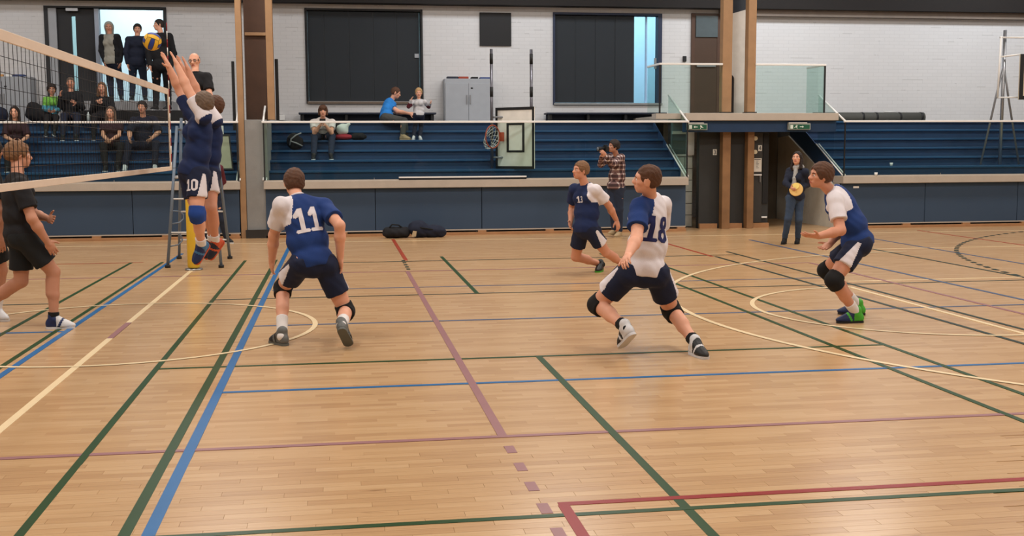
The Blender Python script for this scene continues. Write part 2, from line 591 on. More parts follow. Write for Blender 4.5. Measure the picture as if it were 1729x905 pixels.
# upper walkway, landing and step in front of the left door
struct(MB().box(-16, 6.6, 24.6, YW, 0, ZU - .004).box(10.25, 24, 24.6, YW, 0, ZU - .004).build('floor_walkway', M_CONC))
t = thing('door_landing', 'grey concrete landing below the bright open doorway', 'landing', (-4.4, 25.9, ZU))
box(-6.3, -3.5, 25.5, YW - .003, ZU, ZH - .005).build('landing_slab', mat('landing_grey', (150, 150, 152), 0.85), t, .01)
t2 = thing('landing_step', 'black step in front of the grey landing at the doorway', 'step', (-4.3, 25.2, ZU))
box(-5.4, -3.15, 24.95, 25.495, ZU, 2.52).build('step_block', M_BLACK, t2, .01)

# ------------------------------------------------------------------ left doorway with its closed dark leaf
d1 = tag(MB().box(-6.27, -6.19, YW - .03, YW + .2, ZH, 4.83).box(-3.75, -3.68, YW - .03, YW + .2, ZH, 4.83).box(-6.19, -3.75, YW - .03, YW + .2, 4.79, 4.83)
         .build('door_1', M_DARK), kind='structure')
box(-6.19, -6.02, YW - .01, YW + .05, ZH + .01, 4.78).build('door_post', M_GREYM, d1)
lf = MB().box(-6.035, -5.72, YW + .06, YW + .12, ZH + .01, 4.78).box(-5.63, -5.22, YW + .06, YW + .12, ZH + .01, 4.78).box(-5.72, -5.63, YW + .06, YW + .12, ZH + .01, 3.0).box(-5.72, -5.63, YW + .06, YW + .12, 4.62, 4.78)
lf = lf.build('door_leaf', M_DARK, d1)
box(-5.72, -5.63, YW + .08, YW + .1, 3.0, 4.62).build('slot_window', M_GLASS, lf)
box(-5.22, -5.13, YW, YW + .2, ZH + .01, 4.78).build('door_jamb', mat('pale_jamb', (158, 168, 184), 0.5), d1)
box(-5.8, -5.55, YW - .06, YW + .03, 4.72, 4.78).build('door_closer', M_STEEL, d1)

# ------------------------------------------------------------------ big dark shutters
w1 = tag(MB().box(-.66, -.61, YW - .03, YW + .2, 2.72, 4.86).box(1.96, 2.01, YW - .03, YW + .2, 2.72, 4.86).box(-.61, 1.96, YW - .03, YW + .2, 4.81, 4.855)
         .build('window_1', M_BLACK), kind='structure')
box(-.64, 1.99, YW - .06, YW + .2, 2.71, 2.765).build('window_sill', mat('sill_brown', (110, 96, 84), 0.6), w1, .006)
xs = [-.60, -.22, .34, .89, 1.42, 1.95]
for i in range(5):
    box(xs[i], xs[i + 1] - .028, YW + .05, YW + .09, 2.775, 4.8).build('shutter_panel', M_SHUT, w1)
    if i < 4:
        box(xs[i + 1] - .028, xs[i + 1], YW + .065, YW + .09, 2.775, 4.8).build('shutter_joint', M_SEAM, w1)
box(1.82, 1.92, YW + .03, YW + .05, 3.77, 3.86).build('switch_plate', M_GREYM, w1)
w2 = tag(MB().box(5.06, 5.11, YW - .03, YW + .2, 2.7, 4.84).box(7.60, 7.70, YW - .03, YW + .2, 2.7, 4.84).box(5.11, 7.60, YW - .03, YW + .2, 4.79, 4.84)
         .build('window_2', mat('blue_black_frame', (36, 46, 70), 0.5)), kind='structure')
box(5.08, 7.72, YW - .05, YW + .2, 2.69, 2.738).build('window_sill', M_CONC, w2, .006)
xs = [5.12, 5.62, 6.1, 6.58, 7.06]
for i in range(4):
    box(xs[i], xs[i + 1] - .022, YW + .05, YW + .09, 2.75, 4.78).build('shutter_panel', M_SHUT, w2)
    if i < 3:
        box(xs[i + 1] - .022, xs[i + 1], YW + .065, YW + .09, 2.75, 4.78).build('shutter_joint', M_SEAM, w2)
box(7.33, 7.37, YW + .1, YW + .15, 2.75, 4.78).build('window_mullion', mat('pale_blue_frame', (150, 182, 214), 0.5), w2)
box(7.52, 7.57, YW - .02, YW + .02, 3.55, 3.8).build('lock_plate', M_STEEL, w2)

wb = tag(box(3.33, 4.07, YW - .04, YW - .002, 4.05, 4.81).build('wall_board', M_BLACK, None, .006, (3.7, YW, 4.4)), 'square black board high on the white brick wall', 'board')
for nm, a, lab in (('junction_box', (8.22, 8.3, YW - .06, YW - .002, 3.72, 3.85), 'small dark box on the wall left of the brown door'),
                   ('socket_box', (-1.33, -1.15, YW - .07, YW - .002, 2.34, 2.46), 'small white box low on the wall beside the pine post')):
    tag(box(*a).build(nm, M_BLACK if nm[0] == 'j' else M_WHITE, None, .005, (a[0], a[2], a[4])), lab, 'box')

# brown double door and wall pieces around the pillars on the right
d3 = tag(MB().box(8.42, 8.5, YW - .06, YW, ZU, 4.86).box(9.06, 9.14, YW - .06, YW, ZU, 4.86).build('door_3', M_WOODD), kind='structure')
box(8.5, 9.06, YW - .05, YW - .004, ZU, 4.86).build('door_leaf', mat('brown_door', (66, 46, 32), 0.5), d3)
box(8.55, 9.02, YW - .09, YW - .05, 3.6, 3.68).build('push_bar', M_STEEL, d3)
box(8.52, 9.06, YW - .08, YW - .05, 4.3, 4.8).build('door_glass', mat('dim_glass', (70, 82, 86), 0.15), d3)
box(9.16, 9.45, YW - .06, YW - .004, ZU, 3.1).build('wall_slot', M_BLACK, struct(box(9.14, 9.16, YW - .03, YW, ZU, 4.7).build('trim_3', M_WALL)))

# ------------------------------------------------------------------ pillars
def pillar(name, x0, x1, y0, y1, z0, z1, label, foot=None):
    o = thing(name, label, 'post', ((x0 + x1) / 2, (y0 + y1) / 2, z0))
    box(x0, x1, y0, y1, 2.3 if foot else z0, z1).build('shaft', M_WOOD, o, .008)
    if foot:
        box(x0 + .03, x1 + .0, y0, y1, z0, 2.3).build('lower_shaft', mat('lower_post_brown', (136, 100, 66), 0.6, var=0.2, scale=4), o, .008)  # lower shaft is a darker brown than the shaft above
        box(x0 - .02, x1 + .03, y0 - .02, y1 + .02, 2.24, 2.4).build('bracket', M_BLACK, o)
    return o


pillar('pine_post', 7.82, 8.02, 22.3, 22.5, 0, 7.19, 'pine post right of the center stand, left of the notice wall', 1)
pillar('pine_post', 8.36, 8.53, 22.3, 22.5, 0, 7.19, 'pine post standing beside the white notice sheet', 1)
pillar('pine_post', -1.83, -1.72, 21.86, 22.06, 0, 7.19, 'pine post at the right end of the left stand')
pillar('pine_post', -1.28, -1.15, 21.95, 22.15, 2.24, 7.19, 'pine post at the left end of the center stand')
struct(box(-1.715, -1.3, 21.88, 23.4, 0.05, 2.24).build('wall_stub', M_CONC, None, .01))
struct(box(-1.74, -1.27, 21.8, 23.4, 0, .16).build('baseboard_stub', mat('black_base', (44, 40, 38), 0.6)))
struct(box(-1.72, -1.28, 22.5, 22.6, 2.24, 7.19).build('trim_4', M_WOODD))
tag(box(-1.7, -1.29, 22.44, 22.498, 3.86, 3.92).build('cross_rail', M_WOOD, None, .004, (-1.5, 22.45, 3.86)), 'light wooden rail across the dark panel between posts', 'rail')
tag(box(-1.14, -1.08, 22.2, 22.3, 2.24, 3.4).build('post_dark_side', M_BLACK, None, .004, (-1.11, 22.25, 2.24)), 'dark strip just right of the pine post, as its dark side', 'batten')  # black strip added to stand for the post's dark, shaded side
tag(box(-1.95, -1.9, 22.2, 22.3, 2.05, 3.35).build('post_dark_side', M_BLACK, None, .004, (-1.92, 22.25, 2.05)), 'dark strip left of the pine post by the left stand, as its dark side', 'batten')  # same for the post of the left stand: its dark side as a black strip

# white wall panel with dark slanted top and dark rounded niche between the right pillars
struct(MB().prism([(8.02, 22.9, 2.3), (8.55, 22.9, 2.3), (8.55, 22.9, 4.55), (8.02, 22.9, 4.4)], (0, .08, 0)).build('wall_between', M_PLASTER))
struct(MB().prism([(8.02, 22.9, 4.4), (8.55, 22.9, 4.55), (8.55, 22.9, 7.1), (8.02, 22.9, 7.1)], (0, .08, 0)).build('wall_upper', mat('blue_black', (34, 42, 54), 0.4)))
ns = [(8.07, 22.86, 2.05), (8.27, 22.86, 2.05)] + [(8.17 + .1 * math.cos(a), 22.86, 3.1 + .1 * math.sin(a)) for a in [math.pi * k / 10 for k in range(11)]]
tag(MB().prism(ns, (0, .035, 0)).build('dark_hatch', mat('hatch_brown', (34, 26, 26), 0.6), None, 0, (8.17, 22.88, 2.05)), 'dark tall hatch with rounded top between the two right posts', 'hatch')

# ------------------------------------------------------------------ balcony bridge between the stands, walls of the recess below it
struct(box(6.96, 10.22, 22.0, YW, 2.22, 2.37).build('floor_bridge', M_LEDGE, None, .008))
struct(box(6.96, 10.22, 22.12, 22.24, 1.99, 2.219).build('trim_5', M_BLUED))
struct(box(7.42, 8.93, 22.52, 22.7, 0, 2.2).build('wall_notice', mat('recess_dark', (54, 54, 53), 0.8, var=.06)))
for x0, x1 in ((7.42, 7.8), (8.04, 8.34), (8.55, 8.93)):
    struct(MB().box(x0, x1, 22.44, 22.52, 0, .1).build('baseboard_recess', M_SKIRT))
d4 = tag(box(8.56, 8.78, 22.49, 22.519, .11, 1.98).build('door_4', mat('notice_door', (54, 52, 50), 0.6)), kind='structure')
tag(box(8.8, 8.92, 22.5, 22.519, .5, 1.95).build('door_5', M_BLACK), kind='structure')
for z in (1.86, 1.58):
    MB().prism([(8.62 + .045 * math.cos(2 * math.pi * k / 16), 22.488, z + .045 * math.sin(2 * math.pi * k / 16)) for k in range(16)], (0, -.012, 0)).build('round_sign', mat('sign_cream', (226, 216, 186), 0.5), d4)
MB().box(8.72, 8.74, 22.46, 22.49, .95, 1.12).build('door_handle', M_STEEL, d4)
struct(box(8.93, 10.2, 25.2, 25.3, 0, 2.22).build('wall_recess', mat('recess_brown', (96, 86, 72), 0.9)))
struct(box(7.0, 7.2, 24.4, 25.3, 0, 2.22).build('wall_recess_side', M_DARK))
# painted block wall with a framed dark window beside the center stand
bw = struct(box(6.98, 7.42, 22.94, 23.1, 0, 2.2).build('wall_block', mat('block_joint', (126, 128, 122), 0.9)))
zc = 0.02
rowi = 0
while zc < 1.5:
    hgt = .245
    xa = 6.99
    for wd in ((.25, .17) if rowi % 2 else (.1, .32)):
        box(xa, xa + wd - .012, 22.9, 22.955, zc, min(zc + hgt - .012, 1.52)).build('block', M_BLOCK, bw, .006)
        xa += wd
    zc += hgt
    rowi += 1
fr = MB().box(6.95, 7.42, 22.86, 22.93, 1.96, 2.02).box(7.25, 7.42, 22.86, 22.93, 1.52, 1.96).box(6.95, 7.25, 22.86, 22.93, 1.5, 1.54)
wf = tag(fr.build('window_3', M_WHITE), kind='structure')
box(6.95, 7.25, 22.9, 22.92, 1.54, 1.96).build('window_pane', mat('grey_green_glass', (92, 104, 100), 0.2), wf)

# ------------------------------------------------------------------ bleachers
Y0 = 21.8
Z1, DZ, DY = 1.27, .198, .4


def bleacher(x0, x1, label, joints, ends):
    t = thing('bleacher', label, 'stand', ((x0 + x1) / 2, Y0 + 1.5, 0))
    # front boards, one by one
    js = [x0] + joints + [x1]
    for a, b in zip(js[:-1], js[1:]):
        box(a + .006, b - .006, Y0 + .05, Y0 + .11, .11, .93).build('front_panel', M_FRONT, t, .003)
    box(x0, x1, Y0 + .11, Y0 + .2, .0, .93).build('front_frame', M_BLACK, t)
    box(x0, x1, Y0 + .0, Y0 + .11, 0, .05).build('skirting', M_SKIRT, t, .004)
    n = int((x1 - x0) / 1.25)
    for k in range(n + 1):
        xa = x0 + .02 + k * (x1 - x0 - .2) / n
        box(xa, xa + .16, Y0 + .012, Y0 + .11, .05, .085).build('skirting_block', M_SKIRT, t)
    box(x0, x1, Y0 + .045, Y0 + .11, .085, .108).build('skirting_strip', M_LEDGE, t)
    box(x0 - .02 * ends[0], x1 + .02 * ends[1], Y0 - .06, Y0 + .42, .93, 1.08).build('ledge', M_LEDGE, t, .008)
    for k in range(6):
        y = 22.2 + DY * k
        z = Z1 + DZ * k
        box(x0 + .02, x1 - .02, y, y + DY + (0 if k < 5 else .02), z - .045, z).build('seat_plank', M_BLUE, t, .008)
        box(x0 + .02, x1 - .02, y + .05, y + .09, z - DZ + .0, z - .045).build('riser', M_BLUED, t)
    for s, x in ((0, x0), (1, x1)):
        if ends[s]:
            xa = x if s == 0 else x - .02
            poly = [(xa, Y0 + .42, .93), (xa, 24.6, 1.95), (xa, 24.6, ZU - .01), (xa, 24.2, ZU - .01)]
            poly += [(xa, 22.2, Z1 - .01), (xa, Y0 + .42, 1.08)]
            MB().prism(poly, (.02, 0, 0)).build('side_stringer', M_BLUED, t)
            if not (s == 0 and x > 10):
                MB().prism([(xa, Y0 + .11, 0), (xa, 24.6, 0), (xa, 24.6, 1.95), (xa, Y0 + .42, .93), (xa, Y0 + .11, .93)], (.02, 0, 0)).build('side_panel', M_FRONT, t)
    return t


bleacher(-15.9, -1.84, 'long blue stepped stand at the left, full of spectators', [-13.4, -11, -8.6, -6.2, -3.8], (0, 1))
bleacher(-1.36, 6.93, 'blue stepped stand in the middle behind the folded hoop', [-1.36 + 8.29 * k / 4 for k in (1, 2, 3)], (1, 1))
bR = bleacher(10.25, 23.9, 'blue stepped stand at the right with nobody on it', [12.1, 14.2, 16.8, 19.2, 21.6], (1, 0))
struct(MB().prism([(10.24, Y0 + .12, 0), (10.24, 25.19, 0), (10.24, 25.19, 1.9), (10.24, 24.6, 1.94), (10.24, Y0 + .42, .92), (10.24, Y0 + .12, .92)], (-.03, 0, 0)).build('wall_stair', mat('stair_side_grey', (206, 202, 190), 0.85)))
box(10.5, 10.62, Y0 + .03, Y0 + .055, .83, .87).build('front_plate', M_WHITE, bR)


# ------------------------------------------------------------------ glass guards
def guard(x0, x1, label, joints, left, right):
    t = thing('glass_railing', label, 'railing', ((x0 + x1) / 2, Y0, 1.08))
    js = [x0] + joints + [x1]
    for a, b in zip(js[:-1], js[1:]):
        box(a + .004, b - .004, Y0 - .006, Y0 + .006, 1.09, 2.18).build('glass_panel', M_GLASS, t)
    for j in joints:
        box(j - .006, j + .006, Y0 - .009, Y0 + .009, 1.09, 1.13).build('clamp', M_STEEL, t)
    box(x0 - .03, x1 + .03, Y0 - .025, Y0 + .025, 2.175, 2.215).build('handrail', M_WHITE, t, .006)
    box(x0, x1, Y0 - .014, Y0 + .014, 1.08, 1.098).build('bottom_rail', M_LEDGE, t)
    for on, x, s in ((left, x0, 1), (right, x1, -1)):
        if on:
            MB().tube([(x, Y0, 2.2), (x, 23.12, 2.78)], .02).build('side_handrail', M_WHITE, t)
            MB().prism([(x - .006, Y0 + .02, 1.12), (x - .006, 23.12, 1.75), (x - .006, 23.12, 2.76), (x - .006, Y0 + .02, 2.17)], (.012, 0, 0)).build('side_glass', M_GLASS, t)
            MB().tube([(x - .03, Y0, 1.1), (x - .03, 23.12, 1.74)], .014).build('side_rail', M_WHITE, t)
            MB().tube([(x + .03, Y0, 1.1), (x + .03, 23.12, 1.74)], .014).build('side_rail', M_WHITE, t)
            box(x - .012, x + .012, Y0 - .012, Y0 + .012, 1.08, 2.18).build('corner_post', M_BLACK, t)
    return t


guard(-15.9, -1.85, 'glass railing with white handrail in front of the left stand', [-13.5, -11.1, -8.7, -6.3, -4.1], 0, 1)
guard(-1.36, 6.93, 'glass railing with white handrail in front of the middle stand', [.7, 2.78, 4.85], 1, 1)
guard(10.27, 23.9, 'glass railing with white handrail in front of the right stand', [12.4, 14.7, 17, 19.2, 21.5], 1, 0)


def bridge_guard(x0, x1, yb, side, label):
    t = thing('balcony_railing', label, 'railing', ((x0 + x1) / 2, 22.3, 2.37))
    box(x0, x1, 22.294, 22.306, 2.38, 3.35).build('glass_panel', M_GLASS, t)
    box(x0 - .02, x1 + .02, 22.28, 22.32, 3.345, 3.385).build('handrail', M_WHITE, t, .006)
    xs_ = x1 if side > 0 else x0
    box(xs_ - .006, xs_ + .006, 22.31, yb, 2.38, 3.35).build('side_glass', M_GLASS, t)
    box(xs_ - .02, xs_ + .02, 22.32, yb, 3.345, 3.385).build('side_handrail', M_WHITE, t, .006)
    box(xs_ - .015, xs_ + .015, 22.285, 22.315, 2.37, 3.36).build('corner_post', M_BLACK, t)


bridge_guard(6.5, 7.8, 23.2, -1, 'glass balcony railing left of the two right posts')
bridge_guard(8.54, 10.03, 23.2, 1, 'glass balcony railing right of the two right posts')
struct(box(6.42, 6.955, 22.28, 22.6, 2.26, 2.37).build('floor_bridge_lip', M_LEDGE))


# ------------------------------------------------------------------ exit signs, notices
def exit_sign(x0, x1, label, flip):
    t = thing('exit_sign', label, 'sign', ((x0 + x1) / 2, 22.1, 2.04))
    y = 22.02
    box(x0, x1, y, y + .09, 2.03, 2.16).build('sign_case', mat('sign_case', (150, 156, 150), 0.5), t, .004)
    box(x0 + .02, x1 - .02, y - .008, y, 2.045, 2.135).build('sign_face', mat('sign_green', (28, 84, 62), 0.4), t)
    box(x0 + .0, x1 - .08, y - .01, y + .06, 2.162, 2.178).build('sign_light', M_WHITE, t)
    mw = mat('sign_white', (216, 226, 214), 0.4)
    d = -1 if flip else 1
    cx, cz = (x0 + x1) / 2, 2.09

    def P(q):
        return [(cx + d * a, y - .009, cz + b) for a, b in q]
    # arrow and running figure
    MB().prism(P([(.0, .008), (.055, .008), (.055, .024), (.085, 0), (.055, -.024), (.055, -.008), (0, -.008)]), (0, -.004, 0)).build('arrow', mw, t)
    man = MB().prism(P([(-.075, .028), (-.06, .028), (-.06, .04), (-.075, .04)]), (0, -.004, 0))
    man.prism(P([(-.095, .02), (-.05, .024), (-.052, .012), (-.07, -.004), (-.05, -.03), (-.06, -.034), (-.085, -.006), (-.115, -.024), (-.12, -.016), (-.09, .006)]), (0, -.004, 0))
    man.build('running_figure', mw, t)
    box(x0 + .03, x0 + .09, y - .012, y - .008, 2.052, 2.128).build('door_symbol', mw, t)


exit_sign(7.0, 7.42, 'green exit sign beside the middle stand handrail', True)
exit_sign(9.15, 9.62, 'green exit sign above the woman with the scarf', False)

# ------------------------------------------------------------------ volleyball net, posts, antenna, ball
XN, YA, YB = -2.05, 5.5, 14.55
net = thing('volleyball_net', 'volleyball net with wide pale top tape and black mesh', 'net', (XN, (YA + YB) / 2, 1.43))
box(XN - .008, XN + .008, YA, YB, 2.36, 2.43).build('top_tape', M_TAPE, net, .003)
box(XN - .008, XN + .008, YA, YB, 1.425, 1.475).build('bottom_tape', M_TAPE, net, .003)
box(XN - .007, XN + .007, YB - .05, YB, 1.475, 2.36).build('side_tape', M_TAPE, net)
MB().tube([(XN, YA - .4, 2.41), (XN, YA, 2.42), (XN, YB, 2.42), (XN, 16.2, 2.42)], .004, 6).build('top_cable', M_NET, net)
MB().tube([(XN, YB, 1.45), (XN, 16.2, 1.45)], .003, 6).build('bottom_cable', M_NET, net)
cords = MB()
nv = int((YB - YA) / .1)
for k in range(nv):
    y = YA + .05 + k * .1
    cords.tube([(XN, y, 1.47), (XN, y, 2.37)], .0021, 4)
for k in range(1, 9):
    z = 1.475 + .0985 * k
    cords.tube([(XN, YA, z), (XN, YB - .04, z)], .0021, 4)
tag(cords.build('mesh_cords', M_NET, net), kind='stuff')
an = thing('net_antenna', 'red and white striped antenna at the far end of the net', 'antenna', (XN + .02, YB - .06, 1.43))
for k in range(18):
    MB().tube([(XN + .02, YB - .06, 1.43 + .1 * k), (XN + .02, YB - .06, 1.53 + .1 * k)], .005, 8).build('antenna_band', M_RED if k % 2 else M_WHITE, an)
for y, lab in ((16.2, 'yellow padded net post in front of the referee ladder'), (4.9, 'yellow padded net post at the near end of the net')):
    po = thing('net_post', lab, 'post', (-2.02, y, 0))
    MB().tube([(-2.02, y, 0), (-2.02, y, 2.55)], .045, 16).build('pole', M_STEEL, po)
    MB().tube([(-2.02, y, .03), (-2.02, y, .05), (-2.02, y, 1.5), (-2.02, y, 1.52)], [.07, .085, .085, .07], 20).build('padding', M_YELLOW, po)
    MB().tube([(-2.02, y, 0), (-2.02, y, .02)], .12, 20).build('base_plate', M_STEEL, po)
    MB().tube([(-2.02, y, 2.5), (-2.02, y, 2.56)], .05, 16).build('cap', M_BLACK, po)

bc = Vector((-2.08, 13.65, 2.925))
ba = thing('volleyball', 'yellow and blue volleyball in the air above the net', 'ball', bc)
M_BY, M_BB = mat('ball_yellow', (226, 178, 48), 0.55), mat('ball_blue', (36, 60, 140), 0.55)
R = .105
tilt = Matrix.Rotation(.5, 3, 'X') @ Matrix.Rotation(.4, 3, 'Y')
for ax in range(3):
    for sg in (-1, 1):
        for st in range(3):            # three strips on each of six faces
            mb = MB()
            vs, fs = [], []
            n = 6
            u0, u1 = -1 + st * 2 / 3 + .03, -1 + (st + 1) * 2 / 3 - .03
            for i in range(n + 1):
                for j in range(3):
                    a, b = -.97 + 1.94 * i / n, u0 + (u1 - u0) * j / 2
                    p = [0, 0, 0]
                    p[ax] = sg
                    p[(ax + 1) % 3] = a
                    p[(ax + 2) % 3] = b
                    q = Vector([math.tan(c * math.pi / 4) if k != ax else c for k, c in enumerate(p)]).normalized()
                    vs.append(bc + tilt @ q * R)
            for i in range(n):
                for j in range(2):
                    fs.append((i * 3 + j, (i + 1) * 3 + j, (i + 1) * 3 + j + 1, i * 3 + j + 1))
            mb.add(vs, fs, 0, True)
            mb.build('ball_panel', M_BB if st == 1 else M_BY, ba)
MB().ball(bc, R * .985, 12).build('ball_core', M_BLACK, ba)

# ------------------------------------------------------------------ referee ladder stand
rs = thing('referee_stand', 'tall blue grey tube ladder stand that carries the referee', 'ladder', (-2.06, 17.17, 0))
feet = ((-2.43, 16.58), (-2.45, 17.92), (-1.67, 16.44), (-1.67, 17.77))
tops = ((-2.27, 16.86, 2.02), (-2.29, 17.5, 2.15), (-1.82, 16.82, 2.15), (-1.82, 17.45, 2.15))
for (fx, fy), tp in zip(feet, tops):
    MB().tube([(fx, fy, .02), tp], .022).build('leg', M_LADDER, rs)
    MB().tube([(fx, fy, 0), (fx, fy, .04)], .04).build('rubber_foot', M_BLACK, rs)


def at(i, z):
    f = z / tops[i][2]
    return (feet[i][0] + (tops[i][0] - feet[i][0]) * f, feet[i][1] + (tops[i][1] - feet[i][1]) * f, z)


for z in (1.29, .98, .5):
    MB().tube([at(0, z), at(2, z)], .013).build('cross_bar', M_WHITE, rs)
for z in (.3, .74, 1.1):
    MB().tube([at(1, z), at(3, z)], .013).build('cross_bar', M_WHITE, rs)
for i, j in ((0, 1), (2, 3)):
    MB().tube([at(i, 1.27), at(j, 1.27)], .018).build('side_bar', M_LADDER, rs)
    MB().tube([at(i, 1.98), at(j, 1.98)], .018).build('arm_rest', M_LADDER, rs)
for z in (.3, .62):
    a = Vector(at(0, z))
    MB().tube([a, a + Vector((.12, .06, .02)), a + Vector((.17, .1, .07)), a + Vector((.17, .1, .13)), a + Vector((.12, .06, .18)), a + Vector((.0, .01, .19))], .01).build('foot_loop', M_LADDER, rs)
box(-2.31, -1.78, 16.74, 17.6, 1.27, 1.31).build('platform', M_GREYM, rs, .006)

# ------------------------------------------------------------------ folded basketball frame behind the middle railing
bf = thing('basketball_frame', 'folded basketball hoop with white board and two steel poles', 'hoop', (3.48, 22.35, 1.09))
for x in (3.07, 3.875):
    mb = MB().tube([(x, 22.42, 1.46 if False else 1.285), (x, 22.42, 3.64)], .03, 12)
    mb.build('pole', mat('pole_metal', (104, 104, 112), 0.3, 0.7), bf)
    for z in (1.9, 2.7, 3.35):
        MB().tube([(x, 22.42, z), (x, 22.42, z + .2)], .034, 12).build('pole_sleeve', M_BLACK, bf)
ang = math.radians(46)
N = Vector((-math.sin(ang), -math.cos(ang), 0))
T = Vector((math.cos(ang), -math.sin(ang), 0))
C0 = Vector((3.5, 22.19, 1.88))


def bp(a, b, c=0.0):
    return C0 + T * a + Vector((0, 0, b)) + N * c


MB().prism([bp(-.47, -.6), bp(.47, -.6), bp(.47, .6), bp(-.47, .6)], N * -.03).build('backboard', mat('board_white', (230, 226, 218), 0.5), bf)
fr = MB()
for a0, a1, b0, b1 in ((-.48, .48, .555, .61), (-.48, .48, -.61, -.555), (-.48, -.43, -.555, .555), (.43, .48, -.555, .555)):
    fr.prism([bp(a0, b0, .004), bp(a1, b0, .004), bp(a1, b1, .004), bp(a0, b1, .004)], N * .006)
fr.build('board_border', M_BLACK, bf)
fr = MB()
for a0, a1, b0, b1 in ((-.2, .24, .26, .3), (-.2, .24, -.28, -.24), (-.2, -.15, -.24, .26), (.19, .24, -.24, .26)):
    fr.prism([bp(a0, b0, .004), bp(a1, b0, .004), bp(a1, b1, .004), bp(a0, b1, .004)], N * .006)
fr.build('inner_border', M_BLACK, bf)
M_RIM = mat('rim_orange', (176, 74, 48), 0.4)
rc = bp(-.29, .03, .34)
RV = Vector((0, 0, 1))
ring = [rc + (N * math.cos(t) + RV * math.sin(t)) * .225 for t in [2 * math.pi * k / 32 for k in range(32)]]
MB().tube(ring, .012, 8, closed=True).build('rim', M_RIM, bf)
MB().prism([bp(-.29 - .03, -.06, .01), bp(-.29 + .03, -.06, .01), bp(-.29 + .03, .12, .01), bp(-.29 - .03, .12, .01)], N * .1).build('rim_bracket', M_RIM, bf)
nt_ = MB()
for k in range(12):
    t0, t1 = 2 * math.pi * k / 12, 2 * math.pi * (k + .5) / 12
    for s in (1, -1):
        q = []
        for i in range(5):
            t = t0 + s * (t1 - t0) * i
            rr = .222 - .1 * i / 4
            q.append(rc + (N * math.cos(t) + RV * math.sin(t)) * rr - T * .035 * i + Vector((0, 0, -.03 * i)))
        nt_.tube(q, .004, 5)
nt_.build('hoop_net', M_WHITE, bf)
MB().tube([(3.07, 22.42, 1.5), (3.875, 22.42, 1.5)], .02).build('cross_bar', M_STEEL, bf)
MB().tube([(3.07, 22.42, 2.3), (3.875, 22.42, 2.3)], .02).build('cross_bar', M_STEEL, bf)
wbar = thing('white_batten', 'long white batten over a dark shadow strip, lying on the ledge of the middle stand', 'batten', (2.4, 21.77, 1.08))
box(1.17, 3.66, 21.745, 21.79, 1.118, 1.145).build('top_face', M_WHITE, wbar, .003)
box(1.17, 3.66, 21.742, 21.79, 1.081, 1.117).build('shadow_strip', M_BLACK, wbar, .003)  # black strip stands for the shadow under the white bar

# backboard leaning in the left stand
lb = thing('backboard', 'loose basketball backboard leaning in the left stand', 'backboard', (-2.35, 22.4, 1.27))
MB().prism([(-2.66, 22.3, 1.285), (-1.98, 22.3, 1.285), (-2.05, 22.52, 1.96), (-2.66, 22.52, 1.96)], (0, -.03, 0.01)).build('board', mat('old_board', (168, 164, 140), 0.6), lb)
k_ = MB()
for q in ([(-2.66, 22.26, 1.29), (-1.97, 22.26, 1.29), (-1.98, 22.27, 1.32), (-2.66, 22.27, 1.32)], [(-2.0, 22.27, 1.32), (-1.97, 22.27, 1.3), (-2.04, 22.485, 1.97), (-2.07, 22.485, 1.97)],
          [(-2.66, 22.475, 1.945), (-2.05, 22.475, 1.945), (-2.05, 22.485, 1.975), (-2.66, 22.485, 1.975)]):
    k_.prism(q, (0, -.008, .003))
k_.build('board_border', M_BLACK, lb)
k_ = MB()
for x0, x1, z0, z1 in ((-2.55, -2.3, 1.78, 1.82), (-2.55, -2.3, 1.47, 1.51), (-2.55, -2.51, 1.51, 1.78), (-2.34, -2.3, 1.51, 1.78)):
    f = lambda z: 22.27 + (z - 1.295) * .33 - .012
    k_.prism([(x0, f(z0), z0), (x1, f(z0), z0), (x1, f(z1), z1), (x0, f(z1), z1)], (0, -.008, .003))
k_.build('inner_border', M_BLACK, lb)
box(-2.2, -2.16, 22.5, 22.54, 1.9, 2.14).build('strap', M_WHITE, lb)

# basketball frame at the right edge
rf = thing('basketball_frame', 'basketball hoop on dark poles with white side frame at the right edge', 'hoop', (14.3, 22.45, 1.27))
MB().tube([(14.17, 22.5, 1.28), (14.17, 22.5, 4.14)], .035, 12).build('pole', M_STEEL, rf)
MB().tube([(13.72, 22.5, 1.28), (14.02, 22.5, 2.75), (14.17, 22.5, 3.4)], .022).build('brace', mat('brace_grey', (120, 120, 122), 0.4, .4), rf)
MB().tube([(14.62, 22.5, 1.28), (14.3, 22.5, 2.75), (14.19, 22.5, 3.3)], .022).build('brace', mat('brace_grey', (120, 120, 122)), rf)
MB().tube([(14.0, 22.42, 2.71), (14.03, 22.42, 4.0)], .022).build('frame_tube', M_WHITE, rf)
MB().tube([(14.0, 22.42, 3.98), (15.2, 22.4, 3.98)], .018).build('frame_tube', M_WHITE, rf)
MB().tube([(14.04, 22.42, 3.57), (14.45, 22.35, 3.62)], .018).build('frame_tube', M_WHITE, rf)
MB().tube([(14.0, 22.42, 2.71), (14.6, 22.35, 2.72)], .018).build('frame_tube', M_WHITE, rf)
MB().prism([(14.4, 22.3, 2.66), (15.5, 22.1, 2.66), (15.5, 22.1, 3.62), (14.4, 22.3, 3.62)], (0, -.03, 0)).build('backboard', mat('board_cream', (212, 200, 178), 0.5), rf)
k_ = MB()
for x0, x1, z0, z1 in ((14.4, 14.48, 2.66, 3.62), (15.42, 15.5, 2.66, 3.62), (14.48, 15.42, 2.66, 2.74), (14.48, 15.42, 3.54, 3.62)):
    f = lambda x: 22.27 - (x - 14.4) * .182 - .003
    k_.prism([(x0, f(x0), z0), (x1, f(x1), z0), (x1, f(x1), z1), (x0, f(x0), z1)], (0, -.008, 0))
k_.build('board_border', M_BLACK, rf)
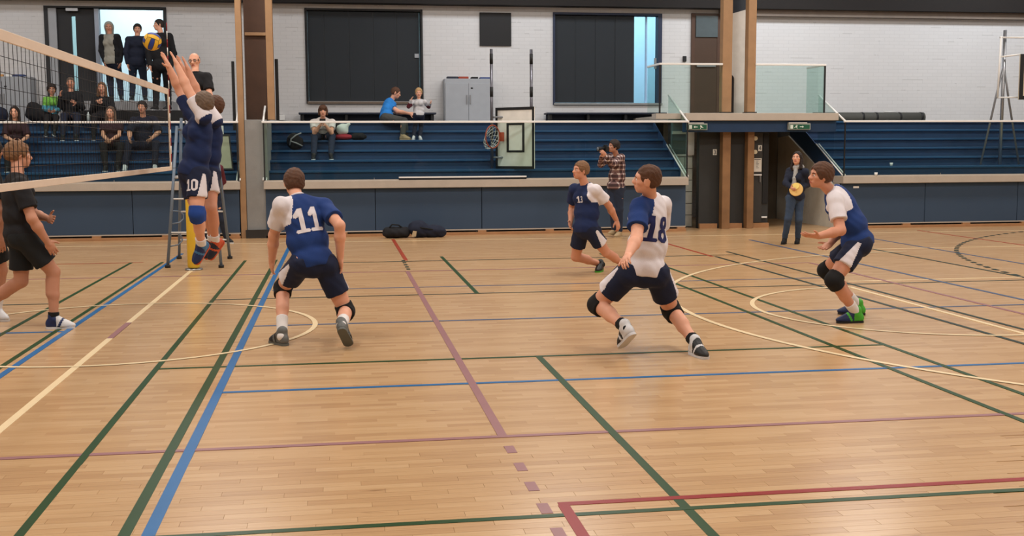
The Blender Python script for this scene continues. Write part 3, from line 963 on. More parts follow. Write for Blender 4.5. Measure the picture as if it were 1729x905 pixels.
ring = [(14.95 + .225 * math.cos(t), 21.93 + .225 * math.sin(t), 2.85) for t in [2 * math.pi * k / 32 for k in range(32)]]
MB().tube(ring, .012, 8, closed=True).build('rim', M_RIM, rf)

# ------------------------------------------------------------------ cabinets with boxes on top, benches, rolled mat
def cabinet(x0, x1, label, items):
    y0, y1, z0, z1 = 25.85, YW - .02, ZU, 3.27
    t = thing('cabinet', label, 'cabinet', ((x0 + x1) / 2, (y0 + y1) / 2, z0))
    box(x0, x1, y0 + .02, y1, z0, z1).build('body', M_GREYM, t, .006)
    xm = (x0 + x1) / 2
    for a, b, hx in ((x0 + .02, xm - .004, xm - .05), (xm + .004, x1 - .02, xm + .03)):
        d = box(a, b, y0, y0 + .018, z0 + .04, z1 - .1).build('door', M_GREYM, t, .003)
        box(hx, hx + .02, y0 - .025, y0, 2.7, 2.9).build('door_handle', M_STEEL, d)
    box(xm + .05, xm + .1, y0 - .004, y0, 3.04, 3.07).build('lock', M_BLACK, t)
    for (a, b, m, h, lab) in items:
        tag(box(a, b, y0 + .06, y0 + .3, z1 + .001, z1 + h).build('box', m, None, .004, ((a + b) / 2, y0 + .2, z1)), lab, 'box', None)


cabinet(2.46, 3.56, 'grey two door metal cabinet by the wall behind the middle stand',
        ((2.53, 2.78, M_NAVY, .05, 'flat dark navy box at the left on the middle cabinet'), (2.79, 3.02, mat('box_red', (150, 62, 44), 0.6), .05, 'flat reddish box on the middle cabinet'),
         (3.09, 3.24, M_BLACK, .045, 'small black box on the middle cabinet'), (3.29, 3.55, mat('box_blue', (52, 72, 122), 0.6), .04, 'flat blue box at the right on the middle cabinet')))
cabinet(-7.7, -6.5, 'grey metal cabinet at the far left behind the net',
        ((-7.3, -7.08, mat('box_orange', (206, 150, 90), 0.6), .05, 'flat orange box on the left cabinet'), (-7.06, -6.9, M_WHITE, .05, 'white box on the left cabinet'),
         (-6.88, -6.66, mat('box_blue', (52, 72, 122)), .05, 'flat blue box on the left cabinet')))


def bench(x0, x1, label):
    t = thing('bench', label, 'bench', ((x0 + x1) / 2, 26.0, ZU))
    box(x0, x1, 25.8, 26.22, 2.46, 2.5).build('bench_top', M_NAVY, t, .006)
    box(x0 + .03, x1 - .03, 26.1, 26.14, ZU + .001, 2.46).build('back_board', M_NAVY, t)
    n = 4
    for k in range(n):
        x = x0 + .06 + (x1 - x0 - .18) * k / (n - 1)
        box(x, x + .06, 25.84, 26.1, ZU + .001, 2.46).build('leg', M_BLACK, t)


bench(-.83, 2.26, 'long dark bench against the wall under the left shutter')
bench(4.83, 7.7, 'long dark bench against the wall under the right shutter')
mr = thing('rolled_mat', 'long dark grey rolled mat lying behind the right stand', 'mat', (12.9, 25.5, ZU))
MB().tube([(11.2, 25.5, 2.37), (14.0, 25.5, 2.37)], .125, 24).build('roll', mat('mat_grey', (74, 74, 70), 0.8, bump=.2), mr)
for x in (12.4, 12.75, 13.35, 13.9):
    MB().tube([(x, 25.5, 2.37), (x + .05, 25.5, 2.37)], .13, 24).build('strap', M_BLACK, mr)
tag(MB().tube([(13.0, 25.5, 2.51), (13.3, 25.5, 2.51)], .012).build('white_rod', M_WHITE, None, 0, (13.15, 25.5, 2.5)), 'short white rod on top of the rolled mat', 'rod')
for x, y, z, lab in ((10.95, 21.76, 1.08, 'small white cup on the ledge of the right stand'), (11.55, 22.28, Z1, 'small white cup on the lowest seat plank of the right stand')):
    c = thing('cup', lab, 'cup', (x, y, z))
    MB().tube([(x, y, z + .001), (x, y, z + .07), (x, y, z + .07), (x, y, z + .02)], [.025, .035, .031, .022], 14).build('cup_body', M_WHITE, c)

# ------------------------------------------------------------------ rounded bodies: distance fields turned into smooth meshes
class Field:
    def __init__(s, lo, hi, h):
        s.h = h
        s.lo = np.array(lo, np.float32) - 3 * h
        s.n = np.ceil((np.array(hi) - np.array(lo)) / h).astype(int) + 7
        s.d = np.full(s.n, 0.5, np.float32)

    def grid(s, lo, hi):
        a = np.clip(np.floor((np.array(lo) - s.lo) / s.h).astype(int), 0, s.n)
        b = np.clip(np.ceil((np.array(hi) - s.lo) / s.h).astype(int) + 1, 0, s.n)
        ax = [(s.lo[i] + s.h * np.arange(a[i], b[i])).astype(np.float32) for i in range(3)]
        return (slice(a[0], b[0]), slice(a[1], b[1]), slice(a[2], b[2])), ax[0][:, None, None], ax[1][None, :, None], ax[2][None, None, :]

    def put(s, prim, k=0.02, mode='add'):
        """prim: (fn(x, y, z), lo, hi, cuts)."""
        fn, lo, hi = prim[0], np.array(prim[1]), np.array(prim[2])
        m = k + 2.5 * s.h
        sl, x, y, z = s.grid(lo - m, hi + m)
        cur = s.d[sl]
        if cur.size == 0:
            return
        v = fn(x, y, z)
        for (p, n) in (prim[3] if len(prim) > 3 else ()):
            v = np.maximum(v, (x - p[0]) * n[0] + (y - p[1]) * n[1] + (z - p[2]) * n[2])
        if mode == 'sub':
            a, b = cur, -v
            hh = np.clip(.5 - .5 * (b - a) / k, 0, 1)
            s.d[sl] = a * hh + b * (1 - hh) + k * hh * (1 - hh)
        else:
            hh = np.clip(.5 + .5 * (v - cur) / k, 0, 1)
            s.d[sl] = v * (1 - hh) + cur * hh - k * hh * (1 - hh)

    def cut(s, p, n):
        ax = [(s.lo[i] + s.h * np.arange(s.n[i])).astype(np.float32) for i in range(3)]
        s.d = np.maximum(s.d, (ax[0][:, None, None] - p[0]) * n[0] + (ax[1][None, :, None] - p[1]) * n[1] + (ax[2][None, None, :] - p[2]) * n[2])

    def ripple(s, amp, f):
        ax = [(s.lo[i] + s.h * np.arange(s.n[i])).astype(np.float32) for i in range(3)]
        x, y, z = ax[0][:, None, None], ax[1][None, :, None], ax[2][None, None, :]
        near = np.abs(s.d) < .06
        w = np.sin(f * (x + .7 * z) + 1.3 * np.sin(f * .6 * (y - z))) * np.sin(f * .8 * (y + .9 * z) + 2 * np.sin(f * .45 * x))
        s.d = np.where(near, s.d + amp * w, s.d)

    def mesh(s):
        """Surface nets."""
        d = s.d
        ins = d < 0
        nx, ny, nz = d.shape
        c = ins.astype(np.int8)
        sm = sum(c[i:nx - 1 + i, j:ny - 1 + j, k:nz - 1 + k] for i in (0, 1) for j in (0, 1) for k in (0, 1))
        act = (sm > 0) & (sm < 8)
        I = np.argwhere(act)
        idx = np.full(act.shape, -1, np.int32)
        idx[act] = np.arange(len(I))
        acc = np.zeros((len(I), 3), np.float32)
        cnt = np.zeros(len(I), np.float32)
        co = [(i, j, k) for i in (0, 1) for j in (0, 1) for k in (0, 1)]
        val = {q: d[I[:, 0] + q[0], I[:, 1] + q[1], I[:, 2] + q[2]] for q in co}
        for a in co:
            for ax in range(3):
                if a[ax] == 0:
                    b = list(a)
                    b[ax] = 1
                    b = tuple(b)
                    va, vb = val[a], val[b]
                    x = (va < 0) != (vb < 0)
                    t = np.where(x, va / np.where(x, va - vb, 1), 0)
                    p = np.zeros((len(I), 3), np.float32) + np.array(a, np.float32)
                    p[:, ax] = t
                    acc += p * x[:, None]
                    cnt += x
        V = (I + acc / cnt[:, None]) * s.h + s.lo
        F = []
        for ax in range(3):
            a = [slice(1, -1)] * 3
            b = [slice(1, -1)] * 3
            a[ax] = slice(0, -1)
            b[ax] = slice(1, None)
            A, B = ins[tuple(a)], ins[tuple(b)]
            e = np.argwhere(A != B)
            fl = A[tuple(e.T)]
            base = e.copy()
            for o in range(3):
                if o != ax:
                    base[:, o] += 1
            u, w = (ax + 1) % 3, (ax + 2) % 3

            def cell(du, dw):
                q = base.copy()
                q[:, u] -= du
                q[:, w] -= dw
                return idx[q[:, 0], q[:, 1], q[:, 2]]
            q = np.stack([cell(0, 0), cell(1, 0), cell(1, 1), cell(0, 1)], 1)
            q = np.where(fl[:, None], q, q[:, ::-1])
            F.append(q)
        return V, np.concatenate(F)


def v3(p):
    return np.array(p, np.float64)


def unit(a):
    return a / (np.linalg.norm(a) + 1e-9)


def cap(a, b, ra, rb, cuts=()):
    a, b = v3(a), v3(b)
    ba = b - a
    L = max(float(ba @ ba), 1e-8)

    def fn(x, y, z):
        px, py, pz = x - a[0], y - a[1], z - a[2]
        t = np.clip((px * ba[0] + py * ba[1] + pz * ba[2]) / L, 0, 1)
        return np.sqrt((px - t * ba[0]) ** 2 + (py - t * ba[1]) ** 2 + (pz - t * ba[2]) ** 2) - (ra + (rb - ra) * t)
    r = max(ra, rb)
    return (fn, np.minimum(a, b) - r, np.maximum(a, b) + r, cuts)


def ell(c, R, r, cuts=()):
    """R: three unit axes (rows); r: radii along them."""
    c, R, r = v3(c), np.array(R), np.array(r, float)

    def fn(x, y, z):
        px, py, pz = x - c[0], y - c[1], z - c[2]
        k0 = k1 = 0
        for i in range(3):
            q = px * R[i][0] + py * R[i][1] + pz * R[i][2]
            k0 = k0 + (q / r[i]) ** 2
            k1 = k1 + (q / r[i] ** 2) ** 2
        k0, k1 = np.sqrt(k0), np.sqrt(k1)
        return k0 * (k0 - 1) / (k1 + 1e-6)
    m = np.abs(R.T * r).sum(1)
    return (fn, c - m, c + m, cuts)


def np_mesh(name, V, F, mats, parent, mi=None, smooth=True):
    off = np.array(WORLD[parent.name])
    me = bpy.data.meshes.new(name)
    V = (V - off).astype(np.float32)
    me.vertices.add(len(V))
    me.vertices.foreach_set('co', V.ravel())
    me.loops.add(F.size)
    me.loops.foreach_set('vertex_index', F.astype(np.int32).ravel())
    me.polygons.add(len(F))
    me.polygons.foreach_set('loop_start', np.arange(0, F.size, 4, dtype=np.int32))
    me.polygons.foreach_set('use_smooth', np.full(len(F), smooth))
    for m in mats:
        me.materials.append(m)
    if mi is not None:
        me.polygons.foreach_set('material_index', mi.astype(np.int32))
    me.update(calc_edges=True)
    o = bpy.data.objects.new(name, me)
    o.parent = parent
    COL.objects.link(o)
    WORLD[o.name] = Vector(off)
    return o


def blob(name, prims, h, mats, parent, k=.02, cuts=(), mi=None, subs=(), ripple=None):
    lo = np.min([np.array(p[1]) for p in prims], 0)
    hi = np.max([np.array(p[2]) for p in prims], 0)
    f = Field(lo, hi, h)
    for p in prims:
        f.put(p, k)
    if ripple:
        f.ripple(*ripple)
    for p in subs:
        f.put(p, .01, 'sub')
    for c in cuts:
        f.cut(*c)
    V, F = f.mesh()
    if len(F) == 0:
        return None, None, None
    m = None
    if mi is not None:
        m = mi(V[F].mean(1))
    if not isinstance(mats, (list, tuple)):
        mats = [mats]
    return np_mesh(name, V, F, mats, parent, m), V, F

# ------------------------------------------------------------------ people
def skin_mat(name, rgb):
    m = mat(name, rgb, 0.55, var=0.05, scale=9)
    b = m.node_tree.nodes['Principled BSDF']
    b.inputs['Subsurface Weight'].default_value = 0.06
    b.inputs['Subsurface Radius'].default_value = (0.02, 0.008, 0.004)
    return m


SKIN = skin_mat('skin_fair', (222, 164, 136))
SKIN2 = skin_mat('skin_ruddy', (206, 146, 118))
SKIN3 = skin_mat('skin_tan', (190, 136, 110))
LIPS = mat('lips', (170, 96, 84), 0.5)
EYEW = mat('eye_white', (222, 216, 210), 0.3, var=0.01)
IRIS = mat('iris_dark', (44, 34, 30), 0.3)
HB = mat('hair_brown', (84, 54, 36), 0.7, var=.2, scale=40, bump=.5, bscale=120)
HL = mat('hair_light_brown', (122, 88, 60), 0.7, var=.2, scale=40, bump=.5, bscale=120)
HD = mat('hair_dark', (38, 28, 24), 0.7, var=.2, scale=40, bump=.5, bscale=120)
HBL = mat('hair_blond', (176, 142, 98), 0.7, var=.2, scale=40, bump=.5, bscale=120)
HG = mat('hair_grey_brown', (106, 88, 74), 0.7, var=.2, scale=40, bump=.5, bscale=120)
C_BLUE = mat('shirt_blue', (20, 52, 112), 0.85, var=.06, bump=.2, bscale=180)
C_NAVY = mat('shorts_navy', (18, 28, 56), 0.85, var=.06, bump=.2, bscale=180)
C_WHITE = mat('shirt_white', (222, 216, 220), 0.85, var=.03, bump=.2, bscale=180)
C_INK = mat('print_navy', (26, 32, 84), 0.8)
C_BLACK = mat('cloth_black', (24, 24, 28), 0.9, var=.08, bump=.2, bscale=150)
C_JEANS = mat('denim', (54, 70, 92), 0.9, var=.12, bump=.2, bscale=200)
C_DJEANS = mat('dark_denim', (36, 46, 66), 0.9, var=.1, bump=.2, bscale=200)
C_MAROON = mat('cloth_maroon', (92, 34, 44), 0.9)
C_DMAROON = mat('cloth_dark_maroon', (56, 32, 40), 0.9)
C_TEE = mat('tee_white', (216, 210, 206), 0.9, var=.04)
C_CYAN = mat('tee_bright_blue', (36, 122, 200), 0.85)
C_GREY = mat('cloth_grey', (146, 148, 150), 0.9, var=.08)
C_HOOD = mat('hoodie_grey', (150, 148, 138), 0.9, var=.06)
C_TROU = mat('trousers_dark_grey', (70, 72, 70), 0.9)
C_GRN = mat('cloth_green', (110, 170, 70), 0.9, var=.4, scale=30)
C_TEAL = mat('cloth_teal', (70, 140, 160), 0.9, var=.4, scale=30)
C_DBLUE = mat('jacket_navy', (28, 34, 52), 0.9, var=.06)
S_BLACK = mat('shoe_black', (30, 32, 34), 0.5, var=.1)
S_WHITE = mat('shoe_white', (206, 206, 208), 0.5, var=.05)
S_BLUE = mat('shoe_navy', (26, 42, 84), 0.5, var=.05)
S_GREEN = mat('shoe_green', (70, 170, 50), 0.5, var=.05)
S_RED = mat('shoe_orange', (196, 82, 48), 0.5, var=.05)
S_TAN = mat('shoe_beige', (172, 150, 116), 0.7, var=.05)
PAD = mat('pad_black', (20, 20, 22), 0.9)
PADB = mat('pad_blue', (30, 66, 140), 0.9)
SOCKW = mat('sock_white', (224, 220, 218), 0.9)
PLAID = plaid_material()

STROKES = {'1': [[(.18, .72), (.5, .96)], [(.5, .96), (.5, .06)], [(.2, .06), (.8, .06)]],
           '0': [[(.5, .95), (.8, .8), (.8, .2), (.5, .05), (.2, .2), (.2, .8), (.5, .95)]],
           '3': [[(.2, .88), (.5, .96), (.78, .8), (.74, .6), (.45, .52)], [(.45, .52), (.78, .42), (.8, .2), (.5, .04), (.2, .14)]],
           '4': [[(.66, .05), (.66, .95), (.15, .32), (.88, .32)]],
           '8': [[(.5, .96), (.77, .84), (.74, .62), (.5, .52), (.26, .62), (.23, .84), (.5, .96)], [(.5, .52), (.8, .38), (.8, .16), (.5, .04), (.2, .16), (.2, .38), (.5, .52)]]}


def digit_cells(ch, nx=20, ny=28, wd=.135):
    out = []
    for i in range(nx):
        for j in range(ny):
            x, y = (i + .5) / nx, (j + .5) / ny
            for st in STROKES[ch]:
                hit = False
                for a, b in zip(st[:-1], st[1:]):
                    ax, ay, bx, by = a[0], a[1] * 1.4, b[0], b[1] * 1.4
                    L = (bx - ax) ** 2 + (by - ay) ** 2
                    t = max(0, min(1, ((x - ax) * (bx - ax) + (y * 1.4 - ay) * (by - ay)) / L))
                    if math.hypot(x - ax - t * (bx - ax), y * 1.4 - ay - t * (by - ay)) < wd:
                        hit = True
                        break
                if hit:
                    out.append((i / nx, j / ny, (i + 1) / nx, (j + 1) / ny))
                    break
    return out


def print_number(text, surf, c, ex, ez, en, hgt, m, parent, name='number'):
    """Lay digits on a cloth surface: c centre, ex reading direction, ez up, en outward."""
    V, F = surf
    tree = BVHTree.FromPolygons([tuple(v) for v in V], [tuple(f) for f in F])
    wdt = hgt * .62
    gap = hgt * .58
    mb = MB()
    for k, ch in enumerate(text):
        ox = (k - (len(text) - 1) / 2) * gap - wdt / 2
        pts, quads = {}, []

        def pt(a, b):
            key = (round(a * 1000), round(b * 1000))
            if key not in pts:
                p = v3(c) + ex * (ox + a * wdt) + ez * ((b - .5) * hgt) + en * .4
                h = tree.ray_cast(Vector(p), Vector(-en))
                pts[key] = None if h[0] is None or h[3] > .62 else v3(h[0]) + en * .004
            return pts[key]
        for (a, b, a2, b2) in digit_cells(ch):
            q = [pt(a, b), pt(a2, b), pt(a2, b2), pt(a, b2)]
            if all(x is not None for x in q):
                quads.append(q)
        vs = [v for q in quads for v in q]
        if vs:
            mb.add(vs, [(4 * i, 4 * i + 1, 4 * i + 2, 4 * i + 3) for i in range(len(quads))])
    if mb.v:
        mb.build(name, m, parent)


def hand_prims(wr, d, n, thumb, s=1.0, curl=.35, spread=.05):
    """wr wrist, d direction of the palm, n palm normal (fingers bend towards it), thumb: rough thumb side."""
    d = unit(d)
    n = unit(n - d * (n @ d))
    w_ = np.cross(d, n)
    if w_ @ thumb < 0:
        w_ = -w_
    R = [d, w_, n]
    out = [ell(wr + d * .048 * s, R, (.056 * s, .042 * s, .019 * s)), cap(wr - d * .02 * s, wr + d * .03 * s, .026 * s, .027 * s)]
    for off, L in ((.031, .072), (.0105, .082), (-.0105, .077), (-.031, .06)):
        p = wr + (d * (.088 - abs(off) * .25) + w_ * off) * s
        dd = unit(d + w_ * off * spread * 30)
        ang = curl * .5
        rr = .0092
        for j, f in enumerate((.45, .32, .23)):
            e = dd * math.cos(ang) + n * math.sin(ang)
            q = p + e * L * f * s
            out.append(cap(p, q, rr * s, rr * .9 * s))
            p, rr = q, rr * .92
            ang += curl
    p = wr + (d * .02 + w_ * .03) * s
    e = unit(d * .62 + w_ * .72 + n * .25)
    q = p + e * .045 * s
    out.append(cap(p, q, .0125 * s, .0105 * s))
    out.append(cap(q, q + unit(e + d * .5) * .032 * s, .0102 * s, .0088 * s))
    return out


def person(label, J, face, o, group=None):
    """J: joints in world space (m); face: direction the head looks; o: options."""
    J = {k: v3(p) for k, p in J.items()}
    s = o.get('s', 1.0)
    h = o.get('h', .011)
    floor_z = o.get('floor', None)
    L = {'L': 1, 'R': -1}
    midhip = (J['hipL'] + J['hipR']) / 2
    base = (J['anL'] + J['anR']) / 2
    gz = floor_z if floor_z is not None else min(J['toeL'][2], J['toeR'][2]) - .06
    root = thing('person', label, 'person', (base[0], base[1], gz), group)
    skin = o.get('skin', SKIN)
    fem = o.get('fem', False)
    # ---- frames
    upv = unit(J['neck'] - midhip)
    cl = unit(J['shL'] - J['shR'])
    cf = unit(np.cross(cl, upv))
    cl = unit(np.cross(upv, cf))
    pl = unit(J['hipL'] - J['hipR'])
    pf = unit(np.cross(pl, upv))
    pl = unit(np.cross(upv, pf))
    al = unit(cl + pl)
    af = unit(np.cross(al, upv))
    RC, RP, RA = [cl, cf, upv], [pl, pf, upv], [unit(np.cross(upv, af)), af, upv]
    D = np.linalg.norm(J['neck'] - midhip)
    bend = o.get('bend', .03)
    P = lambda f, fwd=0.0: J['neck'] + (midhip - J['neck']) * f + cf * fwd
    w = o.get('wide', 1.0) * s
    # feet: put grounded soles on the floor
    for a in 'LR':
        an, toe = J['an' + a], J['toe' + a]
        if floor_z is not None and toe[2] < floor_z + .075 and a not in o.get('lift', ''):
            dz = floor_z + .097 * s - an[2]
            if abs(dz) < .12:
                an[2] += dz
                toe[2] = floor_z + .04 * s

    def torso(t, loose, cuts=()):
        cw = .168 if not fem else .145
        pr = [ell(P(.36, -.012 - bend * .3), RC, ((cw + t) * w, (.112 + t) * w, (.40 * D + t)), cuts),
              ell(P(.66, .012 - bend), RA, ((cw - .012 + t + loose * 1.0) * w, (.1 + t + loose * .9) * w, .30 * D), cuts),
              ell(P(.97, -.005), RP, ((.166 + t + loose * .55) * w, (.12 + t + loose * .8) * w, (.135 + t) * s), cuts)]
        for a in 'LR':
            pr.append(cap(J['neck'] - upv * .05 * s + cl * L[a] * .03 * s, J['sh' + a] - upv * .005, (.056 + t) * s, (.058 + t) * s, cuts if cuts == () else cuts[:1]))
            pr.append(cap(P(.12, .015), P(.3, .05) + cl * L[a] * .075 * s, (.06 + t) * s, (.068 + t) * s, cuts))
        if fem:
            for a in 'LR':
                pr.append(ell(P(.34, .085 * s) + cl * L[a] * .068 * s, RC, ((.062 + t) * s,) * 3, cuts))
        return pr
    # ---- body: one continuous surface
    body = torso(0, 0)
    for a in 'LR':
        sh, el, wr = J['sh' + a], J['el' + a], J['wr' + a]
        th = o.get('arm', 1.1 if not fem else .95) * s
        body += [cap(sh, sh + (el - sh) * .35, .056 * th, .05 * th), cap(sh + (el - sh) * .3, el, .05 * th, .039 * th),
                 cap(el, el + (wr - el) * .35, .04 * th, .041 * th), cap(el + (wr - el) * .35, wr, .041 * th, .027 * th)]
        hp, kn, an, toe = J['hip' + a], J['kn' + a], J['an' + a], J['toe' + a]
        bk = unit(np.cross(pl, unit(kn - an)))      # forward side of the shank
        if bk @ pf < 0:
            bk = -bk
        lg = o.get('leg', 1.08 if not fem else 1.0) * s
        body += [cap(hp, hp + (kn - hp) * .5, .087 * lg, .076 * lg), cap(hp + (kn - hp) * .5, kn, .076 * lg, .054 * lg),
                 cap(kn, an + (kn - an) * .5, .054 * lg, .046 * lg), cap(an + (kn - an) * .5, an, .045 * lg, .034 * lg),
                 cap(kn + (an - kn) * .18 - bk * .018 * s, kn + (an - kn) * .45 - bk * .02 * s, .045 * lg, .044 * lg),
                 cap(an + (an - kn) * .03, an + (toe - an) * .6, .026 * s, .012 * s)]
        body.append(ell(hp - pf * .055 * w + (kn - hp) * .06, RP, (.078 * w, .075 * w, .088 * s)))
    # ---- head
    hs = o.get('hs', 1.0) * s ** .5
    F = unit(v3(face))
    hu = o.get('head_up')
    HU = unit(unit(J['head'] - J['neck']) * .5 + np.array([0, 0, 1.0]) if hu is None else v3(hu))
    HU = unit(HU - F * (HU @ F))
    HLT = np.cross(HU, F)
    RH = [HLT, F, HU]
    hc = J['head'] + HU * .005
    H = lambda l, f, u_: hc + (HLT * l + F * f + HU * u_) * hs
    sc = lambda *r: tuple(q * hs for q in r)
    body += [cap(J['neck'] - upv * .05 * s, hc - HU * .05 * hs - F * .012, .056 * s, .052 * s),
             ell(H(0, -.012, .028), RH, sc(.075, .094, .088)), ell(H(0, .02, -.045), RH, sc(.06, .068, .068)),
             ell(H(0, .068, -.09), RH, sc(.026, .022, .02)), ell(H(0, .062, .03), RH, sc(.058, .03, .026)),
             cap(H(0, .088, .012), H(0, .108, -.022), .0095 * hs, .0145 * hs),
             ell(H(0, .086, -.054), RH, sc(.024, .012, .0075)), ell(H(0, .083, -.066), RH, sc(.021, .012, .008))]
    for a in (1, -1):
        body += [ell(H(.076 * a, -.004, -.004), [unit(HLT + F * -.35 * a), unit(F + HLT * .35 * a), HU], sc(.008, .021, .033)),
                 ell(H(.045 * a, .055, -.012), RH, sc(.024, .026, .022)), ell(H(.014 * a, .098, -.024), RH, sc(.009, .01, .008))]
    subs = [ell(H(.031 * a, .096, .006), RH, sc(.017, .016, .0105)) for a in (1, -1)]
    hands = []
    for a in 'LR':
        wr = J['wr' + a]
        fa = unit(wr - J['el' + a])
        d = v3(o['hd' + a]) if 'hd' + a in o else fa
        n = v3(o['pn' + a]) if 'pn' + a in o else -cl * L[a]
        t = v3(o['th' + a]) if 'th' + a in o else cf
        hands += hand_prims(wr, d, n, t, s, o.get('curl', .35), o.get('spread', .05))
    lo = np.min([p[1] for p in body + hands], 0)
    hi = np.max([p[2] for p in body + hands], 0)
    f = Field(lo, hi, h)
    for p in body:
        f.put(p, .022 * s)
    for p in hands:
        f.put(p, .005)
    for p in subs:
        f.put(p, .006, 'sub')
    V, Fc = f.mesh()
    ctr = V[Fc].mean(1)
    q = (ctr - H(0, .094, -.06)) @ np.array(RH).T
    lip = ((q[:, 0] / .024) ** 2 + (q[:, 1] / .02) ** 2 + (q[:, 2] / .011) ** 2) < hs ** 2
    np_mesh('body', V, Fc, [skin, LIPS], root, lip.astype(int))
    for a in (1, -1):
        e = H(.031 * a, .0765, .006)
        mb = MB().ball(e, .0125 * hs, 8)
        nf = len(mb.f)
        for i in range(nf):
            c = np.mean([mb.v[j] for j in mb.f[i]], 0)
            if unit(c - e) @ F > .88:
                mb.mi[i] = 1
        mb.build('eye', [EYEW, IRIS], root)
        if o.get('brow', True):
            MB().tube([H(.014 * a, .0935, .024), H(.03 * a, .09, .03), H(.05 * a, .078, .024)], [.0035 * hs, .0045 * hs, .003 * hs], 6).build('eyebrow', o.get('hair_m', HB), root)
    # ---- hair, hood, glasses
    hm = o.get('hair_m', HB)
    st = o.get('hair', 'short')
    th = o.get('hair_t', .012)
    if st in ('short', 'long', 'bob'):
        pr = [ell(H(0, -.014, .03), RH, sc(.077 + th, .096 + th, .09 + th)), ell(H(0, -.042, -.01), RH, sc(.068 + th, .058 + th, .062))]
        sb = [ell(H(0, .122, -.05), RH, sc(.098, .102, .124)) if st == 'short' else ell(H(0, .108, -.03), RH, sc(.07, .1, .122)), ]
        if st == 'short':
            sb += [ell(H(.1 * a, .02, -.07), RH, sc(.05, .055, .06)) for a in (1, -1)]
        if st == 'long':
            for a in (1, -1):
                pr += [cap(H(.075 * a, -.02, 0), H(.085 * a, .0, -.17), .03 * hs, .03 * hs), cap(H(.06 * a, -.05, 0), H(.07 * a, -.055, -.22), .035 * hs, .03 * hs)]
            pr.append(cap(H(0, -.07, 0), H(0, -.085, -.2), .05 * hs, .045 * hs))
        if st == 'bob':
            for a in (1, -1):
                pr += [cap(H(.075 * a, -.01, .02), H(.08 * a, .01, -.07), .028 * hs, .022 * hs)]
            pr.append(cap(H(-.05, .075, .075), H(.05, .075, .075), .025 * hs, .025 * hs))
            sb = [ell(H(0, .125, -.055), RH, sc(.062, .09, .09))]
        hh = max(.006, h * .8)
        blob('hair', pr, hh, hm, root, .02, mi=None, subs=sb, ripple=(.0035, 95),
             cuts=[(H(0, 0, -.072), unit(-HU - F * .35))] if st == 'short' else ())
    elif st == 'bald':
        blob('hair', [ell(H(0, -.016, .02), RH, sc(.081, .099, .088))], max(.006, h * .8), hm, root, .01, subs=[ell(H(0, .05, .12), RH, sc(.1, .12, .12)), ell(H(0, .12, -.05), RH, sc(.11, .11, .12))],
             cuts=[(H(0, 0, -.07), -HU)])
    elif st == 'hood':
        blob('hood', [ell(H(0, -.02, .02), RH, sc(.105, .115, .125)), cap(H(0, -.05, -.06), H(0, -.05, -.13), .09 * hs, .085 * hs)], max(.007, h * .8), o['hood_m'], root, .03,
             subs=[ell(H(0, .12, -.015), RH, sc(.08, .13, .1))])
    if o.get('glasses'):
        mb = MB()
        for a in (1, -1):
            mb.tube([H(.031 * a + .022 * math.cos(t), .1, .006 + .018 * math.sin(t)) for t in [2 * math.pi * k / 14 for k in range(14)]], .0025 * hs, 5, closed=True)
            mb.tube([H(.053 * a, .1, .01), H(.08 * a, .06, .01), H(.082 * a, -.01, .008)], .0025 * hs, 5)
        mb.tube([H(-.009, .1, .008), H(.009, .1, .008)], .0025 * hs, 5)
        mb.build('glasses', M_BLACK, root)
    hc_ = max(.009, h) if h < .0095 else h
    # ---- top
    tm = o['top']
    lo_s = o.get('loose', .018)
    sl = o.get('sleeve', .62)
    t0 = o.get('thick', .014)
    hem = o.get('hem', -.03) * s
    nk = o.get('neckline', .012)
    cuts = [(midhip + upv * hem, -upv), (J['neck'] + upv * nk * s, unit(upv + cf * o.get('neck_tilt', .35)))]
    pr = torso(t0, lo_s, cuts)
    for a in 'LR':
        sh, el, wr = J['sh' + a], J['el' + a], J['wr' + a]
        if sl <= 1:
            e = sh + (el - sh) * sl
            dd = unit(el - sh)
            pr.append(cap(sh - dd * .01, e + dd * .04, (.055 + t0) * s, (.058 + t0 + .01) * s, [(e, dd)]))
        else:
            e = el + (wr - el) * .92
            pr += [cap(sh, el, (.06 + t0) * s, (.046 + t0) * s), cap(el, e, (.046 + t0) * s, (.034 + t0) * s)]
    mi = None
    if isinstance(tm, (list, tuple)):
        fnm = o['top_fn']

        def mi(c):
            q = c - J['neck']
            return fnm(q @ cl, q @ cf, q @ upv, c, J, cl, cf, upv)
    top, TV, TF = blob(o.get('top_name', 'shirt'), pr, hc_, tm, root, .024 * s, (), mi, ripple=o.get('wrinkle', (.0035, 38)))
    if o.get('collar'):
        ring_ = [J['neck'] + upv * .012 + (cl * math.cos(t) * .06 + cf * (math.sin(t) * .062 + .004) - upv * .012 * math.sin(t)) * s for t in [2 * math.pi * k / 20 for k in range(20)]]
        MB().tube(ring_, .009 * s, 8, closed=True).build('collar', o['collar'], root)
    for nb in o.get('numbers', ()):
        c = J['neck'] + upv * nb['u'] + cl * nb.get('l', 0)
        en = cf if nb['side'] == 'front' else -cf
        if 'twist' in nb:
            en = unit(en + cl * nb['twist'])
        ex = np.cross(upv, en)
        print_number(nb['t'], (TV, TF), c, ex, upv, en, nb['h'], nb['m'], top)
    # ---- bottoms
    bm_ = o['bottom']
    frac = o.get('cut', .62)
    cuts2 = [(midhip + upv * (hem + .075 * s), upv)]
    pr = [ell(P(.97, -.005), RP, ((.17 + .016) * w, (.122 + .018) * w, .15 * s), cuts2)]
